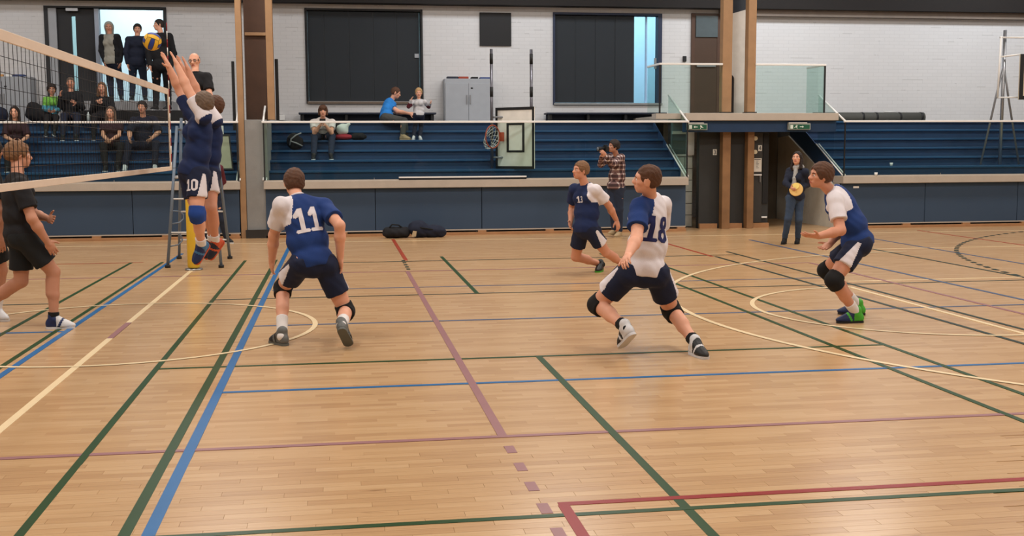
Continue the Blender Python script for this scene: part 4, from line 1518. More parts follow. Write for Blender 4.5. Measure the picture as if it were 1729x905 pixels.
    for a in 'LR':
        hp, kn, an = J['hip' + a], J['kn' + a], J['an' + a]
        pr.append(ell(hp - pf * .055 * w + (kn - hp) * .06, RP, (.094 * w, .09 * w, .104 * s), cuts2))
        if frac <= 1:
            e = hp + (kn - hp) * frac
            dd = unit(kn - hp)
            pr.append(cap(hp, e + dd * .05, .102 * s, .104 * s, [(e, dd)]))
        else:
            q = o.get('trouser', .016)
            pr += [cap(hp, kn, (.09 + q) * s, (.056 + q) * s), cap(kn, an + (kn - an) * .1, (.058 + q) * s, (.042 + q) * s)]
    mi2 = None
    if isinstance(bm_, (list, tuple)):
        def mi2(c):
            r = np.zeros(len(c), int)
            for a in 'LR':
                hp, kn = J['hip' + a], J['kn' + a]
                ax = unit(kn - hp)
                out = unit(pl * L[a] - ax * (pl @ ax) * L[a])
                fw_ = np.cross(ax, out)
                q = c - hp
                t = q @ ax
                ln = np.linalg.norm(kn - hp) * frac
                r |= ((q @ out > .03) & (np.abs(q @ fw_) < .012 + .05 * np.clip(t / ln, 0, 1)) & (t > .03)).astype(int)
            return r
    bot, BV, BF = blob(o.get('bottom_name', 'shorts'), pr, hc_, bm_, root, .025 * s, (), mi2, ripple=(.003, 38))
    for nb in o.get('short_numbers', ()):
        hp, kn = J['hip' + nb['leg']], J['kn' + nb['leg']]
        ax = unit(kn - hp)
        en = unit(v3(nb['dir']) - ax * (v3(nb['dir']) @ ax))
        print_number(nb['t'], (BV, BF), hp + (kn - hp) * .35, np.cross(-ax, en), -ax, en, nb['h'], nb['m'], bot)
    # ---- knee pads, socks, shoes
    for a in 'LR':
        hp, kn, an, toe = J['hip' + a], J['kn' + a], J['an' + a], J['toe' + a]
        if o.get('pads') and a in o.get('pad_legs', 'LR'):
            u_, d_ = unit(kn - hp), unit(an - kn)
            lg_ = o.get('leg', 1.08) * s
            m_ = unit(u_ - d_)
            blob('knee_pad', [cap(kn - u_ * .085, kn, (.066 * lg_ + .007), (.067 * lg_ + .005), [(kn - u_ * .075, -u_)]), cap(kn, kn + d_ * .09, (.066 * lg_ + .006), (.064 * lg_ + .007), [(kn + d_ * .085, d_)]),
                              ell(kn + m_ * .03, [m_, unit(np.cross(m_, pl)), unit(np.cross(m_, np.cross(m_, pl)))], (.042 * s, .062 * s, .055 * s))], hc_, o['pads'], root, .016)
        if o.get('sock'):
            sh_ = unit(kn - an)
            ln = o.get('sock_len', .14)
            blob('sock', [cap(an - sh_ * .03, an + sh_ * (ln + .03), .042 * s, .053 * s, [(an + sh_ * ln, sh_)])], min(hc_, .009), o['sock'], root)
        shoe(root, a, an, toe, kn, pl, s, min(hc_, .009) if h < .0095 else h, o, floor_z)
    return root


def shoe(root, a, an, toe, kn, pl, s, h, o, floor_z):
    t = unit(toe - an)
    uv = unit(kn - an)
    w_ = np.cross(t, uv)
    if np.linalg.norm(w_) < .2:
        w_ = pl
    w_ = unit(w_)
    n0 = np.cross(w_, t)
    if n0 @ uv < 0:
        n0, w_ = -n0, -w_
    c17, s17 = math.cos(.3), math.sin(.3)
    f = t * c17 + n0 * s17
    n = n0 * c17 - t * s17
    if floor_z is not None and abs(an[2] - floor_z - .097 * s) < .012:
        n = np.array([0, 0, 1.0])
        f = unit(np.array([toe[0] - an[0], toe[1] - an[1], 0]))
    w_ = np.cross(n, f)
    R = [f, w_, n]
    A = lambda x, z: an + (f * x + n * z) * s
    k = o.get('shoe_s', 1.0)
    pr = [ell(A(-.025, -.05), R, (.052 * s, .04 * s, .056 * s)), cap(A(0, -.005), A(-.008, .022), .046 * s, .044 * s),
          cap(A(.02, -.014), A(.11, -.055), .045 * s, .037 * s), ell(A(.085, -.068), R, (.108 * s, .046 * s, .042 * s))]
    sm_ = o.get('shoe', [S_BLACK, S_WHITE])
    mi = None
    if len(sm_) > 2:
        def mi(c):
            q = c - an
            x = q @ f
            return ((x < .03 * s) | ((np.abs(x - .09 * s - .5 * (q @ n)) < .012))).astype(int)
    sh, _, _ = blob('shoe', pr, h, [sm_[0]] + ([sm_[2]] if len(sm_) > 2 else []), root, .02 * s, [(A(0, -.078), -n)], mi)
    # sole: outline extruded
    p0, p1 = A(-.035, 0), A(.14, 0)
    ol = []
    for i in range(28):
        t_ = 2 * math.pi * i / 28
        x = math.cos(t_)
        r = (.037 if x < 0 else .042) * s
        ol.append((p1 if x >= 0 else p0) + (f * math.cos(t_) * r * 1.1 + w_ * math.sin(t_) * r))
    mb = MB()
    mb.prism([p - n * .0965 * s for p in ol], Vector(n * .02 * s))
    mb.build('sole', sm_[1], sh)


def raglan(raised=False):
    """Body colour 0 with the wearer's left raglan sleeve in colour 1 (and the right one in colour 2 if given)."""
    def fn(l, f_, u_, c, J, cl, cf, upv):
        r = np.zeros(len(c), int)
        ax = unit(J['elL'] - J['shL'])
        q = c - J['shL']
        t = q @ ax
        dist = np.linalg.norm(q - t[:, None] * ax, axis=1)
        if raised:
            r[(t > -.03) & (dist < .105) & (l > .09)] = 1
            return r
        r[(l > .07 + .33 * np.maximum(-u_, 0)) & (u_ > -.24)] = 1
        r[(t > .07) & (dist < .1) & (l > .1)] = 1
        return r
    return fn

POSE = {
    'edge_player': dict(head=(-3.28, 11.50, 1.67), neck=(-3.34, 11.61, 1.50), shR=(-3.27, 11.44, 1.42), shL=(-3.42, 11.78, 1.41), elR=(-3.22, 11.36, 1.11), wrR=(-3.22, 11.41, 0.85), elL=(-3.38, 11.82, 1.09), wrL=(-3.34, 11.83, 0.82), hipR=(-3.32, 11.49, 0.91), hipL=(-3.37, 11.67, 0.90), knR=(-3.30, 11.66, 0.51), anR=(-3.38, 11.74, 0.09), toeR=(-3.25, 11.61, 0.03), knL=(-3.46, 11.80, 0.47), anL=(-3.66, 12.00, 0.12), toeL=(-3.55, 11.87, 0.08)),
    'eleven': dict(head=(-0.38, 10.11, 1.38), neck=(-0.35, 9.93, 1.26), shL=(-0.48, 9.82, 1.20), shR=(-0.12, 9.96, 1.18), elL=(-0.56, 10.00, 0.93), wrL=(-0.59, 10.15, 0.70), elR=(0.01, 9.70, 1.03), wrR=(0.01, 9.79, 0.75), hipL=(-0.32, 9.76, 0.71), hipR=(-0.13, 9.83, 0.70), knL=(-0.50, 10.09, 0.46), anL=(-0.50, 9.76, 0.14), toeL=(-0.58, 9.88, 0.01), knR=(0.05, 9.89, 0.26), anR=(0.01, 9.45, 0.16), toeR=(0.07, 9.54, -0.01)),
    'eighteen': dict(head=(2.45, 8.73, 1.42), neck=(2.52, 8.89, 1.29), shL=(2.39, 8.75, 1.20), shR=(2.66, 9.02, 1.20), elL=(2.31, 8.54, 0.97), wrL=(2.19, 8.32, 0.87), elR=(2.68, 9.20, 0.93), wrR=(2.64, 9.45, 0.83), hipL=(2.35, 8.86, 0.68), hipR=(2.56, 8.85, 0.67), knL=(2.13, 9.12, 0.37), anL=(2.27, 8.71, 0.24), toeL=(2.25, 8.84, 0.08), knR=(2.76, 9.06, 0.31), anR=(2.84, 8.66, 0.11), toeR=(2.87, 8.48, 0.05)),
    'thirteen': dict(head=(3.16, 14.49, 1.38), neck=(3.24, 14.54, 1.20), shL=(3.34, 14.38, 1.13), shR=(3.11, 14.67, 1.13), elL=(3.54, 14.49, 0.92), wrL=(3.67, 14.60, 0.72), elR=(3.12, 14.85, 0.87), wrR=(3.06, 14.66, 0.70), hipL=(3.27, 14.42, 0.62), hipR=(3.19, 14.58, 0.61), knL=(3.52, 14.54, 0.29), anL=(3.82, 14.76, 0.07), toeL=(3.72, 14.61, 0.01), knR=(3.15, 14.76, 0.22), anR=(3.53, 14.92, 0.06), toeR=(3.46, 14.78, -0.03)),
    'crouching': dict(head=(4.53, 10.11, 1.40), neck=(4.68, 10.19, 1.27), shL=(4.63, 10.01, 1.18), shR=(4.78, 10.35, 1.19), elL=(4.63, 9.86, 0.90), wrL=(4.38, 9.79, 0.86), elR=(4.85, 10.36, 0.86), wrR=(4.68, 10.19, 0.75), hipL=(4.87, 10.00, 0.76), hipR=(4.95, 10.17, 0.75), knL=(4.59, 9.91, 0.43), anL=(4.88, 10.02, 0.13), toeL=(4.72, 10.03, 0.01), knR=(4.77, 10.48, 0.46), anR=(5.13, 10.50, 0.18), toeR=(4.97, 10.59, 0.05)),
    'blocker_near': dict(head=(-1.33, 11.84, 2.14), neck=(-1.38, 11.99, 2.02), shR=(-1.49, 12.14, 2.05), shL=(-1.32, 11.81, 2.02), elR=(-1.61, 12.28, 2.29), wrR=(-1.70, 12.19, 2.53), elL=(-1.48, 11.90, 2.28), wrL=(-1.58, 11.95, 2.52), hipR=(-1.53, 12.06, 1.45), hipL=(-1.41, 11.92, 1.45), knR=(-1.44, 12.05, 1.02), anR=(-1.46, 12.32, 0.67), toeR=(-1.55, 12.31, 0.47), knL=(-1.43, 11.83, 1.03), anL=(-1.42, 12.10, 0.68), toeL=(-1.51, 12.07, 0.48)),
    'blocker_far': dict(head=(-1.34, 12.91, 2.15), neck=(-1.36, 12.77, 2.00), shR=(-1.47, 12.92, 2.02), shL=(-1.29, 12.59, 2.00), elR=(-1.57, 13.00, 2.30), wrR=(-1.65, 12.92, 2.55), elL=(-1.47, 12.64, 2.27), wrL=(-1.56, 12.66, 2.52), hipR=(-1.50, 12.87, 1.42), hipL=(-1.39, 12.73, 1.43), knR=(-1.41, 12.71, 1.05), anR=(-1.40, 12.93, 0.65), toeR=(-1.51, 12.91, 0.46), knL=(-1.36, 12.54, 1.05), anL=(-1.35, 12.77, 0.66), toeL=(-1.44, 12.76, 0.47)),
    'walker': dict(head=(-2.95, 11.16, 1.63), neck=(-2.94, 11.06, 1.45), shR=(-2.87, 10.89, 1.36), shL=(-2.99, 11.24, 1.36), elR=(-2.77, 10.82, 1.06), wrR=(-2.67, 10.91, 0.84), elL=(-2.89, 11.37, 1.07), wrL=(-2.72, 11.18, 1.04), hipR=(-2.89, 10.95, 0.90), hipL=(-2.95, 11.12, 0.89), knR=(-2.67, 11.08, 0.54), anR=(-2.68, 11.06, 0.10), toeR=(-2.52, 11.05, 0.01), knL=(-2.98, 11.15, 0.45), anL=(-3.32, 11.23, 0.19), toeL=(-3.30, 11.15, 0.02)),
    'photographer': dict(head=(5.10, 20.51, 1.70), neck=(5.19, 20.60, 1.54), shL=(5.22, 20.42, 1.50), shR=(5.09, 20.75, 1.50), elL=(5.03, 20.23, 1.38), wrL=(4.86, 20.14, 1.54), elR=(4.87, 20.58, 1.37), wrR=(4.85, 20.39, 1.53), hipL=(5.21, 20.55, 0.95), hipR=(5.13, 20.70, 0.94), knL=(5.23, 20.57, 0.52), knR=(5.11, 20.59, 0.52), anL=(5.25, 20.62, 0.10), toeL=(5.12, 20.50, 0.06), anR=(5.17, 20.71, 0.12), toeR=(5.03, 20.59, 0.09)),
    'scarf_woman': dict(head=(7.81, 18.41, 1.48), neck=(7.85, 18.48, 1.31), shL=(7.94, 18.35, 1.25), shR=(7.78, 18.64, 1.26), elL=(8.04, 18.49, 1.03), wrL=(7.86, 18.34, 0.98), elR=(7.65, 18.49, 1.06), wrR=(7.66, 18.27, 0.99), hipL=(7.90, 18.49, 0.82), hipR=(7.75, 18.45, 0.83), knL=(7.87, 18.41, 0.43), anL=(7.92, 18.56, 0.09), toeL=(7.84, 18.43, 0.03), knR=(7.67, 18.40, 0.45), anR=(7.68, 18.56, 0.10), toeR=(7.59, 18.43, 0.04)),
    'referee': dict(head=(-2.04, 17.25, 2.97), neck=(-2.02, 17.14, 2.80), shL=(-1.85, 17.11, 2.73), shR=(-2.19, 17.23, 2.73), elL=(-1.81, 16.95, 2.47), wrL=(-1.89, 16.78, 2.30), elR=(-2.20, 17.05, 2.48), wrR=(-2.12, 16.88, 2.30), hipL=(-1.96, 17.07, 2.25), hipR=(-2.11, 17.18, 2.25), knL=(-1.97, 17.10, 1.81), knR=(-2.11, 17.12, 1.81), anL=(-2.00, 17.11, 1.35), anR=(-2.12, 17.11, 1.35), toeL=(-1.98, 16.93, 1.28), toeR=(-2.11, 16.94, 1.28)),
    'assistant': dict(head=(-2.22, 20.75, 1.58), neck=(-2.17, 20.64, 1.43), shL=(-2.06, 20.49, 1.35), shR=(-2.20, 20.81, 1.36), elL=(-2.02, 20.67, 1.12), wrL=(-2.20, 20.54, 1.00), elR=(-2.16, 20.98, 1.11), wrR=(-2.29, 20.79, 1.01), hipL=(-2.12, 20.56, 0.87), hipR=(-2.18, 20.72, 0.87), knL=(-2.06, 20.61, 0.45), anL=(-2.00, 20.80, 0.08), toeL=(-1.88, 20.67, 0.02), knR=(-2.29, 20.72, 0.46), anR=(-2.35, 20.90, 0.10), toeR=(-2.24, 20.78, 0.03)),
    'hooded': dict(head=(-4.83, 25.83, 4.32), neck=(-4.80, 25.73, 4.16), shR=(-4.97, 25.79, 4.11), shL=(-4.64, 25.68, 4.11), elR=(-4.99, 25.73, 3.82), wrR=(-4.92, 25.68, 3.59), elL=(-4.57, 25.74, 3.82), wrL=(-4.60, 25.69, 3.58), hipR=(-4.85, 25.73, 3.58), hipL=(-4.69, 25.70, 3.58), knR=(-4.86, 25.89, 3.19), knL=(-4.66, 25.88, 3.19), anR=(-4.81, 25.69, 2.85), anL=(-4.60, 25.66, 2.86), toeR=(-4.82, 25.53, 2.78), toeL=(-4.56, 25.51, 2.79)),
    'door_second': dict(head=(-4.24, 25.86, 4.29), neck=(-4.24, 25.76, 4.13), shR=(-4.42, 25.78, 4.07), shL=(-4.08, 25.73, 4.07), elR=(-4.47, 25.68, 3.79), wrR=(-4.44, 25.67, 3.54), elL=(-4.01, 25.66, 3.79), wrL=(-4.01, 25.65, 3.54), hipR=(-4.34, 25.73, 3.56), hipL=(-4.16, 25.73, 3.56), knR=(-4.39, 25.88, 3.17), knL=(-4.15, 25.88, 3.17), anR=(-4.38, 25.69, 2.81), anL=(-4.11, 25.70, 2.82), toeR=(-4.39, 25.53, 2.74), toeL=(-4.06, 25.54, 2.75)),
    'door_tall': dict(head=(-3.72, 25.41, 4.34), neck=(-3.67, 25.32, 4.16), shR=(-3.86, 25.36, 4.10), shL=(-3.49, 25.25, 4.09), elR=(-3.94, 25.30, 3.76), wrR=(-3.86, 25.21, 3.46), elL=(-3.41, 25.27, 3.74), wrL=(-3.44, 25.20, 3.42), hipR=(-3.78, 25.22, 3.46), hipL=(-3.57, 25.24, 3.46), knR=(-3.82, 25.42, 3.03), knL=(-3.59, 25.43, 3.03), anR=(-3.82, 25.22, 2.63), anL=(-3.55, 25.22, 2.64), toeR=(-3.88, 25.06, 2.56), toeL=(-3.63, 25.07, 2.55)),
    'man_top': dict(head=(-5.37, 24.44, 3.05), neck=(-5.37, 24.39, 2.86), shR=(-5.54, 24.43, 2.79), shL=(-5.21, 24.42, 2.79), elR=(-5.56, 24.26, 2.56), wrR=(-5.52, 24.14, 2.77), elL=(-5.13, 24.29, 2.55), wrL=(-5.21, 24.08, 2.63), hipR=(-5.46, 24.37, 2.37), hipL=(-5.30, 24.32, 2.37), knR=(-5.42, 23.96, 2.37), knL=(-5.16, 23.94, 2.37), anR=(-5.40, 23.80, 1.99), anL=(-5.14, 23.78, 1.99), toeR=(-5.38, 23.65, 1.90), toeL=(-5.10, 23.63, 1.90)),
    'child_top': dict(head=(-5.75, 24.45, 2.91), neck=(-5.75, 24.42, 2.77), shR=(-5.88, 24.47, 2.72), shL=(-5.63, 24.37, 2.72), elR=(-5.89, 24.34, 2.52), wrR=(-5.77, 24.19, 2.48), elL=(-5.58, 24.27, 2.52), wrL=(-5.62, 24.09, 2.48), hipR=(-5.83, 24.43, 2.35), hipL=(-5.71, 24.38, 2.35), knR=(-5.78, 24.11, 2.35), knL=(-5.60, 24.08, 2.35), anR=(-5.75, 23.95, 2.06), anL=(-5.58, 23.93, 2.06), toeR=(-5.73, 23.84, 1.99), toeL=(-5.55, 23.81, 1.99)),
    'woman_top': dict(head=(-4.75, 24.38, 2.95), neck=(-4.76, 24.46, 2.78), shR=(-4.92, 24.45, 2.71), shL=(-4.60, 24.45, 2.71), elR=(-4.93, 24.26, 2.51), wrR=(-4.79, 24.13, 2.65), elL=(-4.52, 24.27, 2.51), wrL=(-4.71, 24.18, 2.64), hipR=(-4.83, 24.29, 2.35), hipL=(-4.66, 24.28, 2.35), knR=(-4.82, 23.90, 2.36), knL=(-4.52, 23.92, 2.36), anR=(-4.81, 23.79, 1.97), anL=(-4.52, 23.80, 1.97), toeR=(-4.78, 23.64, 1.89), toeL=(-4.49, 23.66, 1.89)),
    'woman_front': dict(head=(-4.36, 23.11, 2.41), neck=(-4.36, 23.15, 2.23), shR=(-4.52, 23.18, 2.16), shL=(-4.20, 23.19, 2.16), elR=(-4.49, 22.98, 1.97), wrR=(-4.39, 22.79, 1.88), elL=(-4.19, 22.98, 1.97), wrL=(-4.33, 22.83, 1.87), hipR=(-4.44, 23.10, 1.76), hipL=(-4.27, 23.07, 1.76), knR=(-4.45, 22.71, 1.77), knL=(-4.11, 22.72, 1.77), anR=(-4.38, 22.64, 1.36), anL=(-4.16, 22.63, 1.36), toeR=(-4.38, 22.48, 1.29), toeL=(-4.12, 22.48, 1.29)),
    'man_front': dict(head=(-3.75, 23.05, 2.51), neck=(-3.75, 23.13, 2.33), shR=(-3.94, 23.15, 2.26), shL=(-3.55, 23.19, 2.27), elR=(-3.99, 22.98, 2.03), wrR=(-3.96, 22.77, 1.90), elL=(-3.45, 23.03, 2.03), wrL=(-3.55, 22.83, 1.91), hipR=(-3.86, 23.15, 1.75), hipL=(-3.69, 23.12, 1.75), knR=(-3.98, 22.75, 1.80), knL=(-3.47, 22.76, 1.80), anR=(-4.02, 22.62, 1.36), anL=(-3.47, 22.64, 1.35), toeR=(-4.01, 22.45, 1.29), toeL=(-3.44, 22.47, 1.29)),
    'woman_left': dict(head=(-6.13, 23.08, 2.41), neck=(-6.14, 23.16, 2.24), shR=(-6.31, 23.19, 2.17), shL=(-5.99, 23.18, 2.16), elR=(-6.31, 23.02, 1.95), wrR=(-6.13, 22.89, 1.87), elL=(-5.90, 23.04, 1.95), wrL=(-5.97, 22.83, 1.86), hipR=(-6.23, 23.13, 1.75), hipL=(-6.07, 23.09, 1.75), knR=(-6.19, 22.74, 1.76), knL=(-5.88, 22.74, 1.76), anR=(-6.16, 22.63, 1.37), anL=(-5.90, 22.63, 1.37), toeR=(-6.14, 22.48, 1.31), toeL=(-5.85, 22.48, 1.31)),
    'woman_tee': dict(head=(-0.26, 23.23, 2.44), neck=(-0.27, 23.31, 2.28), shR=(-0.46, 23.37, 2.22), shL=(-0.08, 23.38, 2.22), elR=(-0.44, 23.19, 2.01), wrR=(-0.32, 23.07, 2.16), elL=(-0.10, 23.19, 2.01), wrL=(-0.22, 23.07, 2.16), hipR=(-0.36, 23.62, 1.95), hipL=(-0.20, 23.62, 1.95), knR=(-0.44, 23.22, 1.94), knL=(-0.09, 23.23, 1.94), anR=(-0.46, 22.99, 1.60), anL=(-0.12, 23.00, 1.60), toeR=(-0.47, 22.83, 1.53), toeL=(-0.10, 22.84, 1.53)),
    'man_blue': dict(head=(1.27, 24.41, 2.87), neck=(1.17, 24.47, 2.70), shR=(1.10, 24.30, 2.63), shL=(1.10, 24.64, 2.65), elR=(1.30, 24.14, 2.47), wrR=(1.55, 24.16, 2.42), elL=(1.29, 24.50, 2.46), wrL=(1.56, 24.45, 2.44), hipR=(1.06, 24.08, 2.33), hipL=(1.05, 24.23, 2.34), knR=(1.41, 23.85, 2.26), knL=(1.43, 24.08, 2.27), anR=(1.37, 23.72, 1.86), anL=(1.45, 23.85, 1.92), toeR=(1.51, 23.64, 1.77), toeL=(1.58, 23.75, 1.84)),
    'toddler': dict(head=(1.71, 23.65, 2.83), neck=(1.71, 23.66, 2.70), shR=(1.60, 23.70, 2.65), shL=(1.83, 23.63, 2.65), elR=(1.49, 23.58, 2.55), wrR=(1.54, 23.50, 2.68), elL=(1.92, 23.76, 2.55), wrL=(1.95, 23.61, 2.63), hipR=(1.65, 23.60, 2.38), hipL=(1.76, 23.62, 2.38), knR=(1.63, 23.75, 2.15), knL=(1.76, 23.77, 2.15), anR=(1.59, 23.59, 1.94), anL=(1.72, 23.61, 1.94), toeR=(1.56, 23.49, 1.89), toeL=(1.74, 23.50, 1.89)),
}


def move(k, js, d):
    for j in js:
        POSE[k][j] = tuple(a + b for a, b in zip(POSE[k][j], d))


FEET = ('anL', 'anR', 'toeL', 'toeR')
for k in ('woman_front', 'man_front', 'woman_left', 'man_top', 'woman_top', 'woman_tee', 'child_top'):
    move(k, FEET, (0, -.12, 0))
move('door_tall', ('wrL', 'wrR'), (-.03, -.09, 0))
move('eleven', ('anR', 'toeR'), (0, 0, .05))
move('walker', ('toeL', 'anL'), (0, 0, .03))

# ---- the players on this side of the net: blue kit, white left sleeve
KIT = dict(h=.0072, s=1.03, top=[C_BLUE, C_WHITE], top_fn=raglan(), bottom=[C_NAVY, C_WHITE], top_name='jersey', loose=.022, sleeve=.66, hem=-.05)


def kit(**k):
    d = dict(KIT)
    d.update(k)
    return d


person('player with white number 11 on a blue back, legs spread, seen from behind', POSE['eleven'], (-.25, 1, .0), kit(
    floor=0, lift='R', wide=.96, skin=SKIN, hair_m=HB, hair_t=.014, pads=PAD, sock=SOCKW, sock_len=.17, shoe=[S_BLACK, mat('sole_grey', (92, 96, 92), 0.6), mat('shoe_grey', (96, 98, 96), 0.5)],
    collar=C_WHITE, numbers=[dict(t='11', side='back', u=-.23, h=.215, m=C_WHITE)], bend=.02, curl=.3))
person('player with navy number 18 on a white shirt, lunging with bare forearm across', POSE['eighteen'], (-.93, .36, .05), kit(
    floor=0, lift='L', s=1.06, wide=.9, top=[C_WHITE, C_BLUE], skin=SKIN, hair_m=HB, hair_t=.003, pads=PAD, sock=PAD, sock_len=.08, shoe=[S_BLACK, S_WHITE, S_WHITE], hem=-.04,
    bend=.03, numbers=[dict(t='18', side='back', u=-.27, l=.055, h=.21, m=C_INK)], curl=.45))
person('running player with small white number 13 on a navy chest', POSE['thirteen'], (-.92, -.32, .05), kit(
    floor=0, skin=SKIN2, hair_m=HL, top=[mat('shirt_navy', (18, 36, 78), 0.85, bump=.2, bscale=180), C_WHITE], shoe=[S_BLACK, S_GREEN], sock=PAD, sock_len=.05,
    numbers=[dict(t='13', side='front', u=-.2, l=.0, h=.085, m=C_WHITE)], short_numbers=[], hdL=(.3, -.05, -1), curl=.5))
person('crouching player in blue shirt with green shoes at the right, hands out', POSE['crouching'], (-1, -.03, .03), kit(
    floor=0, skin=SKIN2, hair_m=HB, hair_t=.018, pads=PAD, sock=SOCKW, sock_len=.13, shoe=[S_BLUE, S_BLACK, S_GREEN], bend=.045,
    hdL=(-1, 0, .06), pnL=(0, .4, .9), thL=(-.2, .2, 1), hdR=(-.8, -.45, -.35), pnR=(0, -.3, .9), thR=(-.2, 0, 1), curl=.22, spread=.12))
person('jumping blocker with number 10 on navy shorts and blue knee pads', POSE['blocker_near'], (-.75, .62, .3), kit(
    top=[mat('shirt_navy', (18, 36, 78)), C_WHITE], top_fn=raglan(True), skin=SKIN, hair_m=HG, pads=PADB, sock=SOCKW, sock_len=.1, shoe=[S_BLUE, S_RED, mat('shoe_teal', (60, 110, 150), 0.5)], hem=-.03, wide=.93, neck_tilt=.0,
    short_numbers=[dict(t='10', leg='L', dir=(-.5, -.85, 0), h=.12, m=C_WHITE)], pnL=(-1, .1, 0), pnR=(-1, .1, 0), thL=(0, 1, 0), thR=(0, -1, 0), curl=.08, spread=.16))
person('second jumping blocker half hidden behind the first, orange soles', POSE['blocker_far'], (-.75, .62, .3), kit(
    top=[mat('shirt_navy', (18, 36, 78)), C_WHITE], top_fn=raglan(True), skin=SKIN2, hair_m=HB, sock=SOCKW, sock_len=.1, shoe=[mat('shoe_dark_blue', (30, 34, 52), 0.5), S_RED, S_RED], hem=-.03, wide=.93, neck_tilt=.0,
    pnL=(-1, .1, 0), pnR=(-1, .1, 0), thL=(0, 1, 0), thR=(0, -1, 0), curl=.08, spread=.16))
# ---- players beyond the net
OPP = dict(h=.0072, s=1.03, top=C_BLACK, bottom=mat('shorts_black', (26, 30, 34), 0.9, bump=.2, bscale=180), top_name='jersey', loose=.024, sleeve=.7, hem=-.06, cut=.74, floor=0)
wk = person('player in black kit walking behind the net at the left', POSE['walker'], (.88, .42, -.05), dict(OPP, lift='L', skin=SKIN3, hair_m=HL, hair_t=.02, sock=PAD, sock_len=.06, shoe=[S_WHITE, S_WHITE, S_BLUE], curl=.35))
person('player in black kit cut off by the left edge of the picture', POSE['edge_player'], (.5, .8, 0), dict(OPP, skin=SKIN3, hair_m=HD, h=.009, sock=SOCKW, shoe=[S_WHITE, S_WHITE]))

# ---- officials and people by the wall
person('bald referee in black polo and glasses standing on the ladder', POSE['referee'], (-.18, -1, -.12), dict(
    h=.009, s=.98, floor=1.31, skin=SKIN, hair='bald', hair_m=HG, glasses=True, top=C_BLACK, top_name='polo_shirt', sleeve=.75, hem=-.06, bottom=C_BLACK, bottom_name='trousers', cut=2, collar=C_BLACK))
person('line judge in maroon top and jeans behind the ladder', POSE['assistant'], (.2, -1, -.1), dict(
    h=.011, s=.95, floor=0, hair_m=HD, top=C_MAROON, top_name='sweater', sleeve=2, bottom=C_DJEANS, bottom_name='jeans', cut=2))
person('photographer in plaid shirt aiming a camera beside the middle stand', POSE['photographer'], (-.93, -.36, .02), dict(
    h=.01, s=.97, floor=0, skin=SKIN3, hair_m=HD, hair_t=.02, top=PLAID, sleeve=2, loose=.03, hem=-.04, bottom=C_DJEANS, bottom_name='jeans', cut=2, shoe=[S_TAN, S_TAN], curl=.6))
scarf_wearer = person('woman with grey scarf and long dark hair holding a yellow disc', POSE['scarf_woman'], (-.62, -.76, .12), dict(
    h=.01, s=.9, floor=0, fem=True, skin=SKIN, hair='long', hair_m=HD, top=C_DBLUE, top_name='jacket', sleeve=2, hem=-.08, bottom=C_JEANS, bottom_name='jeans', cut=2, shoe=[C_BLACK, C_BLACK], curl=.5, trouser=.012))

# ---- people at the bright doorway
person('person in grey hoodie with hood up, leftmost in the doorway', POSE['hooded'], (.1, -1, -.05), dict(
    s=.97, floor=ZH, skin=SKIN3, hair='hood', hood_m=C_HOOD, top=[C_BLACK, C_HOOD], top_fn=lambda l, f, u, c, J, cl, cf, upv: ((np.abs(l) < .115) & (f > .02)).astype(int), top_name='jacket', sleeve=2, hem=-.05, loose=.03,
    bottom=C_DBLUE, bottom_name='trousers', cut=2))
person('person in dark jacket in the middle of the doorway', POSE['door_second'], (.15, -1, -.05), dict(
    s=.97, floor=ZH, skin=SKIN, hair_m=HD, hair_t=.016, top=C_DBLUE, top_name='jacket', sleeve=2, hem=-.08, loose=.03, bottom=C_DJEANS, bottom_name='trousers', cut=2))
person('tall person in black coat at the right of the doorway, looking left', POSE['door_tall'], (-.9, -.42, 0), dict(
    s=1.06, floor=2.52, skin=SKIN, hair_m=HD, top=C_BLACK, top_name='coat', sleeve=2, hem=-.12, loose=.035, bottom=C_BLACK, bottom_name='trousers', cut=2))

# ---- spectators sitting in the stands
SIT = dict(sleeve=2, bottom_name='trousers', cut=2, bend=.03, curl=.5)
person('man in black sweater sitting in the top row with one hand raised', POSE['man_top'], (.1, -1, -.02), dict(SIT, s=.95, floor=Z1 + 3 * DZ, skin=SKIN2, hair_m=HG, hair_t=.006, top=C_BLACK, top_name='sweater', bottom=C_DBLUE))
person('child in green and teal top sitting in the top row', POSE['child_top'], (.3, -1, -.05), dict(
    SIT, s=.78, hs=1.1, floor=Z1 + 3 * DZ, skin=SKIN3, hair_m=HD, hair_t=.022, top=[C_TEAL, C_GRN], top_fn=lambda l, f, u, c, J, cl, cf, upv: (u > -.18).astype(int), top_name='sweater', bottom=C_BLACK))
person('woman with long light hair sitting in the top row, hands together', POSE['woman_top'], (.05, -1, -.08), dict(SIT, s=.9, fem=True, floor=Z1 + 3 * DZ, hair='long', hair_m=HL, top=C_BLACK, top_name='jacket', bottom=C_BLACK))
person('woman in dark maroon tee leaning forward with hands clasped in the left stand', POSE['woman_front'], (.0, -1, -.05), dict(SIT, s=.92, fem=True, floor=Z1, hair='long', hair_m=HG, top=C_DMAROON, sleeve=.6, bottom=C_BLACK, h=.01))
person('dark haired man in navy sweater sitting right of the maroon tee woman', POSE['man_front'], (-.05, -1, -.05), dict(SIT, s=.98, floor=Z1, hair_m=HD, hair_t=.016, top=C_DBLUE, top_name='sweater', sleeve=1.0, bottom=C_DBLUE, h=.01, shoe=[S_WHITE, S_WHITE]))
person('dark haired woman in dark top at the far left of the left stand', POSE['woman_left'], (.05, -1, -.04), dict(SIT, s=.92, fem=True, floor=Z1, hair='long', hair_m=HD, top=C_DMAROON, sleeve=.9, bottom=C_BLACK, h=.01))
